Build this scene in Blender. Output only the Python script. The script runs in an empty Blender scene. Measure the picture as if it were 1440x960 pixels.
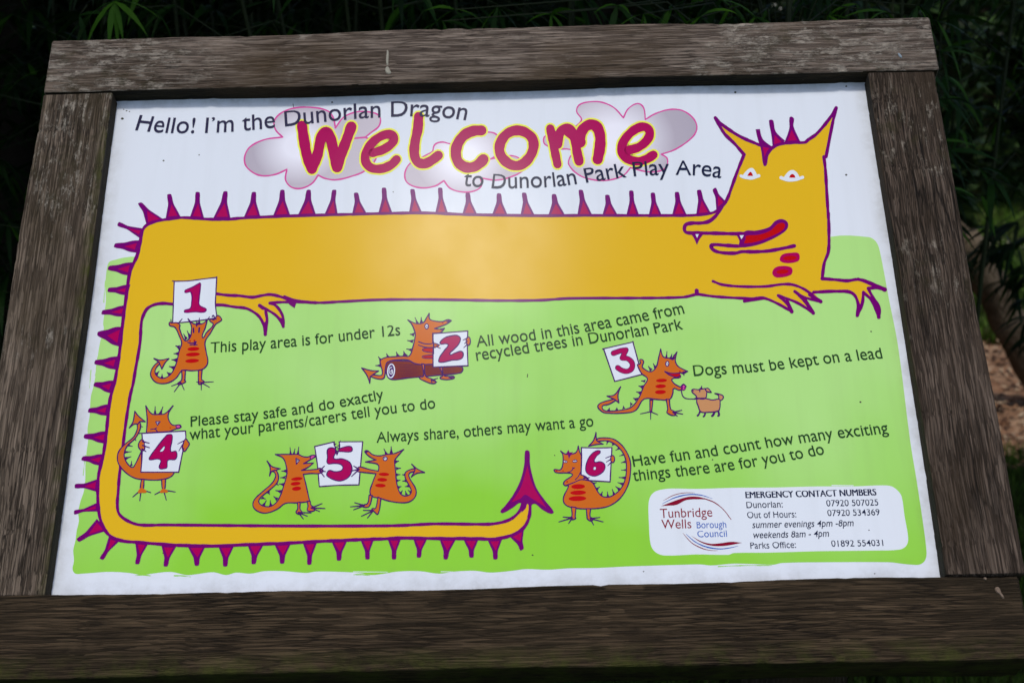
import bpy, bmesh, math, random
from mathutils import Vector, Matrix
from mathutils.geometry import tessellate_polygon

SC = bpy.context.scene
COL = SC.collection
R_ = math.radians

# ------------------------------------------------------------------ placement of the notice board
ELEV = R_(42.6)                       # how far the face of the board looks up
BOARD_Z = 1.08                        # height of the middle of the printed panel
P0 = Vector((0, 0, BOARD_Z))
AX = Vector((1, 0, 0))
AU = Vector((0, math.sin(ELEV), math.cos(ELEV)))
AN = Vector((0, -math.cos(ELEV), math.sin(ELEV)))
BM = Matrix(((AX.x, AU.x, AN.x, P0.x), (AX.y, AU.y, AN.y, P0.y), (AX.z, AU.z, AN.z, P0.z), (0, 0, 0, 1)))

# ------------------------------------------------------------------ camera
CR = Matrix(((0.9996276738981597, -0.014011245724328198, -0.023413640686702767),
             (0.023260729927800993, 0.8861553464852007, 0.46280410579306686),
             (0.014263660826710448, -0.4631764101170816, 0.8861513195221647)))
CC = Vector((0.04165837318673965, -0.7287115662070518, 1.343423601513767))
FPX = 2100.0
cam_data = bpy.data.cameras.new('camera')
cam_data.sensor_width = 22.3
cam_data.lens = FPX / 1440 * 22.3
cam_data.clip_start = 0.05
cam_data.clip_end = 500
cam_data.dof.use_dof = True
cam_data.dof.focus_distance = 1.53
cam_data.dof.aperture_fstop = 5.6
cam = bpy.data.objects.new('camera', cam_data)
COL.objects.link(cam)
cam.matrix_world = Matrix.Translation(BM @ CC) @ (BM.to_3x3() @ CR.transposed()).to_4x4()
SC.camera = cam
CAMW = BM @ CC
CAMROT = BM.to_3x3() @ CR.transposed()

def ray_local(u, v):
    return CR.transposed() @ Vector(((u - 720) / FPX, (480 - v) / FPX, -1))
def un(u, v, z=0.0):                  # where a line of sight meets the board's own plane
    d = ray_local(u, v)
    s = (z - CC.z) / d.z
    return Vector((CC.x + s * d.x, CC.y + s * d.y))
def sight(u, v):
    return (CAMROT @ Vector(((u - 720) / FPX, (480 - v) / FPX, -1))).normalized()
def on_ground(u, v, z=0.0):
    d = sight(u, v)
    return CAMW + d * ((z - CAMW.z) / d.z)
def at_y(u, v, y):
    d = sight(u, v)
    return CAMW + d * ((y - CAMW.y) / d.y)

# ------------------------------------------------------------------ sky, sun, exposure
d_in = sight(655, 345)
SUN_DIR = d_in - 2 * d_in.dot(AN) * AN           # towards the bright part of the cloud cover
SUN_EL = math.asin(SUN_DIR.z)
SUN_AZ = math.atan2(SUN_DIR.x, SUN_DIR.y)
world = bpy.data.worlds.new('World')
SC.world = world
world.use_nodes = True
wn = world.node_tree
bg = wn.nodes['Background']
sky = wn.nodes.new('ShaderNodeTexSky')
sky.sky_type = 'NISHITA'
sky.sun_disc = False
sky.sun_elevation = SUN_EL
sky.sun_rotation = SUN_AZ
sky.air_density = 1.0
sky.dust_density = 2.2
sky.ozone_density = 1.0
wn.links.new(sky.outputs[0], bg.inputs[0])
bg.inputs[1].default_value = 0.10
sun_l = bpy.data.lights.new('sun', 'SUN')
sun_l.energy = 1.3
sun_l.angle = R_(6.5)
sun_l.color = (1.0, 0.96, 0.90)
sun = bpy.data.objects.new('sun', sun_l)
COL.objects.link(sun)
sun.rotation_euler = SUN_DIR.to_track_quat('Z', 'Y').to_euler()
sun.location = (0, -4, 8)
vs = SC.view_settings
vs.view_transform = 'Standard'
vs.look = 'None'
vs.gamma = 1.0
vs.use_curve_mapping = False
vs.exposure = 0.37

# ------------------------------------------------------------------ helpers
def tag(o, label=None, cat=None, group=None, kind=None):
    if label: o['label'] = label
    if cat: o['category'] = cat
    if group: o['group'] = group
    if kind: o['kind'] = kind
    return o
def empty(name, loc=(0, 0, 0)):
    o = bpy.data.objects.new(name, None)
    o.empty_display_size = 0.1
    o.location = loc
    COL.objects.link(o)
    return o
def obj(name, me, parent=None):
    o = bpy.data.objects.new(name, me)
    COL.objects.link(o)
    if parent: o.parent = parent
    return o
def mesh(name, verts, faces, mats, idx=None, smooth=False):
    me = bpy.data.meshes.new(name)
    me.from_pydata([tuple(v) for v in verts], [], faces)
    for m in mats: me.materials.append(m)
    if idx: me.polygons.foreach_set('material_index', idx)
    if smooth: me.polygons.foreach_set('use_smooth', [True] * len(me.polygons))
    me.update()
    return me
def lin(c):
    c /= 255.0
    return c / 12.92 if c <= 0.04045 else ((c + 0.055) / 1.055) ** 2.4
PRINT_GAIN = 1.15
_mats = {}
def ink(name, r, g, b, gain=None, rough=0.15, grime=False, sheen=None):
    if name in _mats: return _mats[name]
    m = bpy.data.materials.new(name)
    m.use_nodes = True
    nt = m.node_tree
    p = nt.nodes['Principled BSDF']
    k = gain or PRINT_GAIN
    c = [min(0.88, lin(x) * k) for x in (r, g, b)]
    # faint fading of the print
    tc = nt.nodes.new('ShaderNodeTexCoord')
    n = nt.nodes.new('ShaderNodeTexNoise'); n.inputs['Scale'].default_value = 3.5; n.inputs['Detail'].default_value = 7
    nt.links.new(tc.outputs['Object'], n.inputs['Vector'])
    mx = nt.nodes.new('ShaderNodeMix'); mx.data_type = 'RGBA'
    mx.inputs[6].default_value = [x * 0.97 for x in c] + [1]
    mx.inputs[7].default_value = [min(0.9, x * 1.02 + 0.001) for x in c] + [1]
    nt.links.new(n.outputs['Fac'], mx.inputs[0])
    outc = mx.outputs[2]
    if sheen:                                   # pale sky sheen put into the ink colour, growing towards the top
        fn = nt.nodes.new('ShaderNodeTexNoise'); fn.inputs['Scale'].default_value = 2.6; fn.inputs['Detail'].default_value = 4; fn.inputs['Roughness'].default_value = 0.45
        fm = nt.nodes.new('ShaderNodeMapping'); fm.inputs['Location'].default_value = sheen[3]; nt.links.new(tc.outputs['Object'], fm.inputs[0]); nt.links.new(fm.outputs[0], fn.inputs['Vector'])
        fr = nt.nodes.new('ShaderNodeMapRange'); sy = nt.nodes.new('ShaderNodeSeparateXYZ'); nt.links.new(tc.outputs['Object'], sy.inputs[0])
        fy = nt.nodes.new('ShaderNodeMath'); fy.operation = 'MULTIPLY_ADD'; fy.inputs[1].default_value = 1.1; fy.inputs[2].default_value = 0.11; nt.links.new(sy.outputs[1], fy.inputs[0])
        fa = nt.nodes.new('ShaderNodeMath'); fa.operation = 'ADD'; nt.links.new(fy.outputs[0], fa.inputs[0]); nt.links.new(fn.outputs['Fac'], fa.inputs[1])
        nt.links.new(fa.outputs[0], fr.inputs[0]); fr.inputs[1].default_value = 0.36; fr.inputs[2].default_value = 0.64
        fx = nt.nodes.new('ShaderNodeMix'); fx.data_type = 'RGBA'; fx.inputs[7].default_value = [min(0.88, lin(x) * k) for x in sheen[:3]] + [1]
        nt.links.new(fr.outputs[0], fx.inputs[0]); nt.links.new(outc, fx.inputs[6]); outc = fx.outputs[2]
    if grime:                                   # dirt washed down the sheet and caught along the frame
        sx = nt.nodes.new('ShaderNodeSeparateXYZ'); nt.links.new(tc.outputs['Object'], sx.inputs[0])
        fs = []
        for ax, a0, a1 in ((1, -0.262, -0.289), (0, -0.400, -0.417), (0, 0.400, 0.417), (1, 0.268, 0.287)):
            q = nt.nodes.new('ShaderNodeMapRange'); nt.links.new(sx.outputs[ax], q.inputs[0])
            q.inputs[1].default_value = a0; q.inputs[2].default_value = a1; fs.append(q.outputs[0])
        acc = fs[0]
        for q in fs[1:]:
            a_ = nt.nodes.new('ShaderNodeMath'); a_.operation = 'MAXIMUM'; nt.links.new(acc, a_.inputs[0]); nt.links.new(q, a_.inputs[1]); acc = a_.outputs[0]
        g1 = nt.nodes.new('ShaderNodeTexNoise'); g1.inputs['Scale'].default_value = 38; g1.inputs['Detail'].default_value = 9; g1.inputs['Roughness'].default_value = 0.7
        nt.links.new(tc.outputs['Object'], g1.inputs['Vector'])
        g2 = nt.nodes.new('ShaderNodeMapRange'); nt.links.new(g1.outputs['Fac'], g2.inputs[0]); g2.inputs[1].default_value = 0.42; g2.inputs[2].default_value = 0.68
        g3 = nt.nodes.new('ShaderNodeMath'); g3.operation = 'MULTIPLY'; nt.links.new(acc, g3.inputs[0]); nt.links.new(g2.outputs[0], g3.inputs[1])
        mpg = nt.nodes.new('ShaderNodeMapping'); mpg.inputs['Scale'].default_value = (60, 4, 1); nt.links.new(tc.outputs['Object'], mpg.inputs[0])
        g4 = nt.nodes.new('ShaderNodeTexNoise'); g4.inputs['Scale'].default_value = 1; g4.inputs['Detail'].default_value = 6; nt.links.new(mpg.outputs[0], g4.inputs['Vector'])
        g5 = nt.nodes.new('ShaderNodeMapRange'); nt.links.new(g4.outputs['Fac'], g5.inputs[0]); g5.inputs[1].default_value = 0.5; g5.inputs[2].default_value = 0.75; g5.inputs[4].default_value = 0.06
        g6 = nt.nodes.new('ShaderNodeMath'); g6.operation = 'MULTIPLY'; g6.inputs[1].default_value = 0.38; nt.links.new(g3.outputs[0], g6.inputs[0])
        g7 = nt.nodes.new('ShaderNodeMath'); g7.operation = 'ADD'; nt.links.new(g6.outputs[0], g7.inputs[0]); nt.links.new(g5.outputs[0], g7.inputs[1])
        mg = nt.nodes.new('ShaderNodeMix'); mg.data_type = 'RGBA'; mg.inputs[7].default_value = (0.20, 0.18, 0.12, 1)
        nt.links.new(g7.outputs[0], mg.inputs[0]); nt.links.new(outc, mg.inputs[6]); outc = mg.outputs[2]
    nt.links.new(outc, p.inputs['Base Color'])
    n2 = nt.nodes.new('ShaderNodeTexNoise'); n2.inputs['Scale'].default_value = 14; n2.inputs['Detail'].default_value = 9
    mp = nt.nodes.new('ShaderNodeMapping'); mp.inputs['Scale'].default_value = (1.3, 0.9, 1)
    nt.links.new(tc.outputs['Object'], mp.inputs[0]); nt.links.new(mp.outputs[0], n2.inputs['Vector'])
    mr = nt.nodes.new('ShaderNodeMapRange')
    mr.inputs[1].default_value = 0.3; mr.inputs[2].default_value = 0.7
    mr.inputs[3].default_value = rough - 0.03; mr.inputs[4].default_value = rough + 0.035
    nt.links.new(n2.outputs['Fac'], mr.inputs[0])
    nt.links.new(mr.outputs[0], p.inputs['Roughness'])
    p.inputs['Specular IOR Level'].default_value = 0.018
    _mats[name] = m
    return m

# ------------------------------------------------------------------ flat printing on the panel
DZ = 1e-6
def catmull(pts, closed, n=6):
    out = []
    N = len(pts)
    segs = N if closed else N - 1
    for i in range(segs):
        p1, p2 = pts[i], pts[(i + 1) % N]
        c1 = len(p1) > 2 or (not closed and i == 0)
        c2 = len(p2) > 2 or (not closed and i == segs - 1)
        a, b = Vector(p1[:2]), Vector(p2[:2])
        if c1 and c2:
            out.append(a); continue
        L = (b - a).length
        p0 = a - (b - a) if c1 else Vector(pts[(i - 1) % N][:2])
        p3 = b + (b - a) if c2 else Vector(pts[(i + 2) % N][:2])
        def tang(pm, pc, pn):
            t = pn - pm
            return t / max(t.length, 1e-9)
        t1 = (b - a) / max(L, 1e-9) if c1 else tang(p0, a, b)
        t2 = (b - a) / max(L, 1e-9) if c2 else tang(a, b, p3)
        for k in range(n):
            t = k / n
            h1 = 2*t**3 - 3*t**2 + 1; h2 = t**3 - 2*t**2 + t; h3 = -2*t**3 + 3*t**2; h4 = t**3 - t**2
            out.append(a*h1 + t1*(L*h2) + b*h3 + t2*(L*h4))
    if not closed: out.append(Vector(pts[-1][:2]))
    return out

class Pic:
    def __init__(self, z0):
        self.v = []; self.f = []; self.mi = []; self.mats = []; self.z = z0
        self.T = (0, 0, 1)
    def at(self, ox, oy, s): self.T = (ox, oy, s)
    def px(self, p): return Vector((p[0] / self.T[2] + self.T[0], p[1] / self.T[2] + self.T[1]))
    def pts(self, pts): return [tuple(self.px(p)) + tuple(p[2:]) for p in pts]
    def m(self, mat):
        if mat not in self.mats: self.mats.append(mat)
        return self.mats.index(mat)
    def add(self, pts, faces, mat):
        k = len(self.v); i = self.m(mat)
        for p in pts:
            q = un(p[0], p[1], self.z)
            self.v.append((q.x, q.y, self.z))
        for f in faces:
            a, b, c = [self.v[k + j] for j in f[:3]]
            area = (b[0]-a[0])*(c[1]-a[1]) - (b[1]-a[1])*(c[0]-a[0])
            f = [k + j for j in f]
            self.f.append(f if area > 0 else f[::-1]); self.mi.append(i)
        self.z += DZ
    def raw_poly(self, P, mat):
        Q = []
        for p in P:
            if not Q or (p - Q[-1]).length > 1e-4: Q.append(p)
        if (Q[0] - Q[-1]).length < 1e-4: Q.pop()
        tris = tessellate_polygon([[Vector((q.x, q.y, 0)) for q in Q]])
        self.add(Q, tris, mat)
    def poly(self, pts, mat, n=6):
        self.raw_poly(catmull(self.pts(pts), True, n), mat)
    def raw_stroke(self, C, w, mat, closed=False, jit=0.10, taper=None):
        D = [C[0]]
        for p in C[1:]:
            if (p - D[-1]).length > 0.12: D.append(p)
        if closed and (D[0] - D[-1]).length < 0.12: D.pop()
        N = len(D)
        if N < 2: return
        Lr, Rr = [], []
        s = 0
        ph = D[0].x * 0.7 + D[0].y
        tot = sum((D[i+1] - D[i]).length for i in range(N-1)) or 1
        for i in range(N):
            a = D[i-1] if (i > 0 or closed) else D[i]
            b = D[(i+1) % N] if (i < N-1 or closed) else D[i]
            t = (b - a); t = t / max(t.length, 1e-9)
            nrm = Vector((-t.y, t.x))
            if i > 0: s += (D[i] - D[i-1]).length
            h = w / 2 * (1 + jit * math.sin(ph + s * 0.21) + jit * 0.6 * math.sin(ph * 2 + s * 0.53))
            if taper: h *= taper(s / tot)
            Lr.append(D[i] + nrm * h); Rr.append(D[i] - nrm * h)
        V = Lr + Rr
        F = [(i, i+1, N+i+1, N+i) for i in range(N-1)]
        if closed: F.append((N-1, 0, N, 2*N-1))
        else:
            for end in (0, N-1):                      # round caps
                o = D[end]; r = (Lr[end] - o)
                q = D[1] - D[0] if end == 0 else D[-2] - D[-1]
                sgn = 1 if r.x * q.y - r.y * q.x < 0 else -1
                k = len(V); m = 6
                for j in range(1, m):
                    an = sgn * math.pi * j / m
                    V.append(o + Vector((r.x*math.cos(an) - r.y*math.sin(an), r.x*math.sin(an) + r.y*math.cos(an))))
                ring = [end] + list(range(k, k + m - 1)) + [N + end]
                for j in range(1, len(ring) - 1): F.append((ring[0], ring[j], ring[j+1]))
        self.add(V, F, mat)
    def stroke(self, pts, w, mat, closed=False, n=6, jit=0.10, taper=None):
        P = self.pts(pts)
        w = w / self.T[2]
        if closed:
            k = next((i for i, p in enumerate(P) if len(p) > 2), None)
            if k is None:
                self.raw_stroke(catmull(P, True, n), w, mat, True, jit); return
            P = P[k:] + P[:k] + [P[k]]
        run = [P[0]]
        for i, p in enumerate(P[1:], 1):              # a sharp corner starts a new stroke
            run.append(p)
            if len(p) > 2 and i < len(P) - 1:
                self.raw_stroke(catmull(self._ends(run), False, n), w, mat, False, jit, taper); run = [p]
        self.raw_stroke(catmull(self._ends(run), False, n), w, mat, False, jit, taper)
    def _ends(self, run): return [tuple(p[:2]) for p in run]
    def shape(self, pts, fill, line, w, n=6):
        self.poly(pts, fill, n)
        self.stroke(pts, w, line, True, n)
    def ell(self, cx, cy, rx, ry, mat, rot=0, line=None, w=0):
        P = []
        for k in range(22):
            a = 2 * math.pi * k / 22
            x, y = rx * math.cos(a), ry * math.sin(a)
            c, s = math.cos(rot), math.sin(rot)
            P.append((cx + x*c - y*s, cy + x*s + y*c))
        if mat: self.raw_poly([self.px(p) for p in P], mat)
        if line: self.raw_stroke([self.px(p) for p in P], w / self.T[2], line, True, 0.05)
    def tri(self, a, b, t, mat):
        mid = ((a[0]+b[0])/2, (a[1]+b[1])/2)
        A, B, Tt, M = (Vector(self.px(q)) for q in (a, b, t, mid))
        ax = (Tt - M); e = (B - A); e = e / max(e.length, 1e-6)
        c1 = A + (Tt - A) * 0.55 + (M - A) * 0.12
        c2 = B + (Tt - B) * 0.55 + (M - B) * 0.12
        hw = 0.5
        self.raw_poly([A, c1, Tt - e*hw, Tt + e*hw, c2, B], mat)
    def build(self, name, parent):
        me = mesh(name, self.v, self.f, self.mats, self.mi)
        return obj(name, me, parent)

_cap = None
def glyphs(s, bold=0.0, shear=0.0):
    c = bpy.data.curves.new('lettering_source', 'FONT')
    c.body = s; c.offset = bold; c.shear = shear; c.resolution_u = 4
    o = bpy.data.objects.new('lettering_source', c)
    COL.objects.link(o)
    bpy.context.view_layer.update()
    me = bpy.data.meshes.new_from_object(o.evaluated_get(bpy.context.evaluated_depsgraph_get()))
    V = [(v.co.x, v.co.y) for v in me.vertices]
    F = [tuple(p.vertices) for p in me.polygons]
    bpy.data.objects.remove(o); bpy.data.curves.remove(c); bpy.data.meshes.remove(me)
    return V, F
def text(pic, s, base, cap, mat, bold=0.004, shear=0.0, xh=1.16):
    """Lay a line of writing along a baseline (photograph points) on the panel's plane."""
    global _cap
    if _cap is None:
        _cap = (max(v[1] for v in glyphs('H')[0]), max(v[1] for v in glyphs('x')[0]))
    V, F = glyphs(s, bold, shear)
    x0, x1 = min(v[0] for v in V), max(v[0] for v in V)
    C = catmull(base, False, 12) if len(base) > 2 else [Vector(base[0]).lerp(Vector(base[1]), k/8) for k in range(9)]
    C = [un(p.x, p.y, pic.z) for p in C]
    L = [0]
    for a, b in zip(C, C[1:]): L.append(L[-1] + (b - a).length)
    mid = base[len(base)//2]
    cap *= 1.06
    hp = (un(mid[0], mid[1] - cap, pic.z) - un(mid[0], mid[1], pic.z)).length / _cap[0]
    H, X = _cap
    X2 = X * xh
    k = len(pic.v); mi = pic.m(mat)
    for (x, y) in V:
        if 0 < y <= X: y = y * X2 / X
        elif y > X: y = X2 + (y - X) * (H - X2) / (H - X)
        t = (x - x0) / (x1 - x0) * L[-1]
        j = 0
        while j < len(L) - 2 and L[j+1] < t: j += 1
        a, b = C[j], C[j+1]
        d = (b - a).normalized()
        p = a + d * (t - L[j]) + Vector((-d.y, d.x)) * (y * hp)
        pic.v.append((p.x, p.y, pic.z))
    for f in F:
        a, b, c = [pic.v[k + j] for j in f[:3]]
        area = (b[0]-a[0])*(c[1]-a[1]) - (b[1]-a[1])*(c[0]-a[0])
        f = [k + j for j in f]
        pic.f.append(f if area >= 0 else f[::-1]); pic.mi.append(mi)
    pic.z += DZ
# ------------------------------------------------------------------ inks
WHITE = ink('white_vinyl', 216, 221, 231, 1.12, grime=True)
GREEN = ink('green_print', 136, 200, 60, grime=True, sheen=(168, 214, 126, (1.7, 0.4, 0)))  # last colour is the pale sky sheen painted over the green
YELLOW = ink('yellow_print', 216, 172, 32)
PURPLE = ink('purple_print', 108, 0, 104)
CRIM = ink('crimson_print', 164, 0, 82)
LETTER = ink('raspberry_print', 164, 0, 84)
LEMON = ink('lemon_print', 238, 232, 84)
ORANGE = ink('orange_print', 196, 100, 30)
DKLINE = ink('violet_line_print', 70, 18, 98)
RED = ink('red_print', 180, 6, 16)
BROWN = ink('log_print', 120, 42, 34)
TAN = ink('dog_print', 190, 136, 92)
PINK = ink('pink_line_print', 205, 78, 150)
LOGLINE = ink('log_line_print', 88, 14, 62)
INKT = ink('grey_ink', 46, 44, 70)
INKN = ink('navy_ink', 24, 32, 62)
INKG = ink('dark_green_ink', 36, 66, 38)
MAROON = ink('maroon_ink', 128, 10, 40)
BLUE = ink('blue_ink', 44, 88, 172)
SPECK = ink('dirt_print', 70, 70, 60)

def cloud_ink(name, u, v, r):
    m = bpy.data.materials.new(name); m.use_nodes = True
    nt = m.node_tree; p = nt.nodes['Principled BSDF']
    c = un(u, v)
    tc = nt.nodes.new('ShaderNodeTexCoord')
    d = nt.nodes.new('ShaderNodeVectorMath'); d.operation = 'DISTANCE'
    d.inputs[1].default_value = (c.x, c.y, 0)
    nt.links.new(tc.outputs['Object'], d.inputs[0])
    k = nt.nodes.new('ShaderNodeMapRange')
    k.inputs[1].default_value = (un(u + r * 0.25, v) - c).length; k.inputs[2].default_value = (un(u + r * 0.82, v) - c).length
    nt.links.new(d.outputs['Value'], k.inputs[0])
    mx = nt.nodes.new('ShaderNodeMix'); mx.data_type = 'RGBA'
    mx.inputs[6].default_value = [lin(x) * 1.1 for x in (190, 192, 210)] + [1]
    mx.inputs[7].default_value = [lin(x) * 1.1 for x in (118, 110, 138)] + [1]
    nt.links.new(k.outputs[0], mx.inputs[0]); nt.links.new(mx.outputs[2], p.inputs['Base Color'])
    p.inputs['Roughness'].default_value = 0.35
    return m

board = empty('notice_board', (0, 0, 0))
tag(board, 'timber framed park notice board with a yellow dragon picture, leaning back on two posts', 'notice board')

# ------------------------------------------------------------------ the printed panel
pp = Pic(0.0)
PW, PH, PT = 0.4215, 0.291, 0.006
pp.v = [(-PW, -PH, -PT), (PW, -PH, -PT), (PW, PH, -PT), (-PW, PH, -PT), (-PW, -PH, 0), (PW, -PH, 0), (PW, PH, 0), (-PW, PH, 0)]
pp.f = [(4, 5, 6, 7), (3, 2, 1, 0), (0, 1, 5, 4), (1, 2, 6, 5), (2, 3, 7, 6), (3, 0, 4, 7)]
pp.m(WHITE); pp.mi = [0] * 6
pp.z = 0.00005
random.seed(4)
def rough_edge(a, b, n, amp):
    out = []
    for k in range(n):
        t = k / n
        x = a[0] + (b[0]-a[0])*t; y = a[1] + (b[1]-a[1])*t
        out.append((x + random.uniform(-amp, amp)*0.6, y + random.uniform(-amp, amp)))
    return out
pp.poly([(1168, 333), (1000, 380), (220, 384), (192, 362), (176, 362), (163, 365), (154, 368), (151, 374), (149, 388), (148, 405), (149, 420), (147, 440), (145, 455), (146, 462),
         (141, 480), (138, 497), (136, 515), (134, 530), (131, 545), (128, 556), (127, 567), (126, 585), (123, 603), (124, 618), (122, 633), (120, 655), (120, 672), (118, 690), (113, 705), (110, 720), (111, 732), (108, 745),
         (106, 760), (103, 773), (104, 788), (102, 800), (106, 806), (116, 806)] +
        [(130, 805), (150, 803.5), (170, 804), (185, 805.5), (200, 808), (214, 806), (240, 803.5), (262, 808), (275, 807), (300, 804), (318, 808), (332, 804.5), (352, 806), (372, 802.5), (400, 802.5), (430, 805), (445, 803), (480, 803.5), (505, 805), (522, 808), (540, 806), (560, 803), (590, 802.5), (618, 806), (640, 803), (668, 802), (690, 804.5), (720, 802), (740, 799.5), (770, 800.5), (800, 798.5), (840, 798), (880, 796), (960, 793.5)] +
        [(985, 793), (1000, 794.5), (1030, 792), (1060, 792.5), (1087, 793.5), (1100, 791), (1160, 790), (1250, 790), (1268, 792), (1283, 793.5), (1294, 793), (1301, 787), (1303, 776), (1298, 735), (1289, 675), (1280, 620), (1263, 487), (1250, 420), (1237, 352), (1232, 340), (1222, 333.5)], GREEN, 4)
# thin dry-brush slivers along the painted edge
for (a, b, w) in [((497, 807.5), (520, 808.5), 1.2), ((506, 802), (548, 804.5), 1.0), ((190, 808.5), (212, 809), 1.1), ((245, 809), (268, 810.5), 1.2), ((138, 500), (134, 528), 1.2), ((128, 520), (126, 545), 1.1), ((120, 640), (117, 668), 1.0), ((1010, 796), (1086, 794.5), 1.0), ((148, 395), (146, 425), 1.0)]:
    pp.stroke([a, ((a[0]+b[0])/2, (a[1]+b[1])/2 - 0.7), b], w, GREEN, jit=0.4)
for (a, b, w) in [((620, 803.2), (645, 803.8), 1.5), ((497, 803.5), (545, 803.8), 1.0), ((1200, 682.5), (1170, 682.2), 1.0)]:
    pp.stroke([a, b], w, WHITE, jit=0.3)
# pale box for the telephone numbers
BOXP = [(930, 688), (945, 686.5), (980, 687), (1030, 685.5), (1090, 685), (1150, 683.5), (1200, 683.5), (1240, 682), (1254, 683.5), (1263, 690), (1268, 698), (1272, 725), (1277, 755), (1275, 766), (1266, 772), (1230, 773.5), (1150, 774.5), (1080, 776.5), (1032, 777), (1024, 779.5), (980, 779), (935, 780.5), (922, 776), (915, 765), (912.5, 735), (912, 708), (915, 697), (921, 691)]
pp.poly(BOXP, WHITE, 4)
for (x, y, r) in [(172, 167, 2.0), (178, 156, 1.1), (174, 154, .9), (182, 157, .9), (1034, 130, 1.6), (1190, 121.5, 1.4), (1190, 246, 1.6), (280, 218, 1.0), (230, 226, 1.3), (553, 270, .9), (467, 144, 1.4), (1230, 806, 1.0), (980, 300, .0), (1002, 646, 1.2), (1210, 565, 1.5), (780, 640, 1.0), (749, 780, 1.3), (905, 803, 1.0), (1222, 745, 1.0), (230, 777, 1.6), (1225, 466, 1.2)]:
    if r: pp.ell(x, y, r, r * 0.8, SPECK)
pp.stroke([(412, 146), (413, 152)], 0.7, SPECK); pp.stroke([(742, 526), (741.5, 530)], 1.2, SPECK, jit=0.3)
panel_me = mesh('panel', pp.v, pp.f, pp.mats, pp.mi)
panel = obj('panel', panel_me, board)
panel.matrix_local = BM

# ------------------------------------------------------------------ clouds and heading
hd = Pic(0.00012)
CL = [cloud_ink('cloud_grey_a', 420, 205, 78), cloud_ink('cloud_grey_b', 650, 222, 80), cloud_ink('cloud_grey_c', 868, 196, 100)]
hd.at(330, 130, 6)
c1 = [(405, 378, 1), (345, 315), (335, 240), (400, 170), (520, 130), (680, 130), (790, 160), (832, 215), (850, 300, 1), (920, 210), (1030, 165), (1130, 165), (1220, 200), (1220, 280), (1150, 340), (1100, 380, 1), (1180, 420), (1190, 560), (1100, 660), (980, 710), (850, 738), (760, 725), (705, 698, 1), (650, 770), (560, 810), (480, 800), (430, 740), (440, 650, 1), (350, 690), (250, 705), (170, 685), (95, 620), (85, 540), (130, 460), (250, 400)]
hd.shape(c1, CL[0], PINK, 13)
hd.stroke([(1010, 388), (1100, 380)], 14, PINK)
hd.at(540, 130, 6)
c2 = [(410, 500, 1), (430, 440), (490, 420), (560, 435), (640, 440), (760, 340), (870, 335), (940, 350), (990, 420), (960, 520), (900, 562, 1), (1060, 535), (1130, 550), (1180, 600), (1170, 660), (1050, 720), (940, 740), (815, 722, 1), (820, 790), (760, 832), (660, 840), (560, 810), (505, 745, 1), (430, 790), (310, 805), (200, 765), (175, 690), (215, 605), (300, 560)]
hd.shape(c2, CL[1], PINK, 13)
hd.at(750, 130, 6)
c3 = [(405, 240), (365, 160), (390, 105), (480, 80), (580, 85), (680, 130), (760, 215, 1), (800, 140), (880, 95), (930, 130), (945, 230, 1), (1030, 180), (1150, 145), (1260, 155), (1350, 220), (1380, 300), (1340, 380), (1200, 480), (1080, 522, 1), (1130, 560), (1120, 630), (1060, 665), (960, 670), (820, 635, 1), (760, 700), (640, 740), (520, 740), (390, 700), (300, 610), (310, 545), (350, 505), (300, 480), (230, 478, 1), (100, 440), (100, 370), (260, 330)]
hd.shape(c3, CL[2], PINK, 12)
heads = []
def letter(T, strokes):
    for mat, dw in ((LEMON, 27), (LETTER, 0)):
        hd.at(*T)
        for (pts, w, closed) in strokes:
            hd.stroke(pts, w * 1.05 + dw, mat, closed, 8, jit=0.035)
TW = (330, 130, 6); TL = (540, 130, 6); TM = (750, 130, 6)
letter(TW, [([(568, 282), (588, 420), (612, 540), (652, 646, 1), (700, 520), (732, 380), (772, 334), (808, 385), (838, 520), (864, 632, 1), (900, 520), (952, 380), (984, 290)], 84, False),
            ])
hd.at(*TW)
for e in ((652, 636, 46, 50), (652, 600, 38, 50), (864, 624, 44, 48), (866, 590, 36, 50), (776, 376, 52, 44)): hd.ell(*e, LETTER)
letter(TW, [([(1165, 512), (1262, 478), (1338, 415), (1334, 366), (1270, 358), (1180, 408), (1112, 500), (1104, 580), (1150, 636), (1240, 644), (1322, 610), (1366, 566)], 72, False)])
letter(TL, [([(292, 205), (285, 310), (262, 420), (256, 520), (282, 585), (340, 602), (405, 572), (458, 532)], 78, False)])
letter(TL, [([(822, 322), (755, 326), (680, 360), (625, 430), (606, 510), (628, 590), (690, 632), (760, 628), (812, 594), (838, 566)], 84, False)])
letter(TL, [([(1118, 322), (1192, 338), (1252, 392), (1260, 470), (1222, 556), (1150, 614), (1075, 612), (1005, 560), (974, 490), (990, 410), (1045, 346)], 80, True)])
letter(TM, [([(143, 305), (165, 420), (190, 540), (204, 608)], 68, False), ([(150, 320), (196, 420)], 60, False),
            ([(208, 440), (222, 350), (270, 302), (318, 318), (350, 400), (368, 500), (386, 582)], 74, False),
            ([(300, 330), (345, 370), (395, 420)], 90, False),
            ([(385, 430), (408, 330), (470, 275), (530, 288), (562, 360), (562, 460), (543, 565)], 86, False)])
letter(TM, [([(806, 488), (890, 462), (962, 400), (982, 335), (946, 294), (880, 302), (800, 362), (748, 448), (752, 520), (806, 566), (888, 582), (962, 560), (1012, 528)], 72, False)])
heading = hd.build('welcome_heading', panel)
def line_of(name, items, z=0.0005):
    p = Pic(z)
    for it in items: text(p, *it[:4], **(it[4] if len(it) > 4 else {}))
    return p.build(name, panel)
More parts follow.
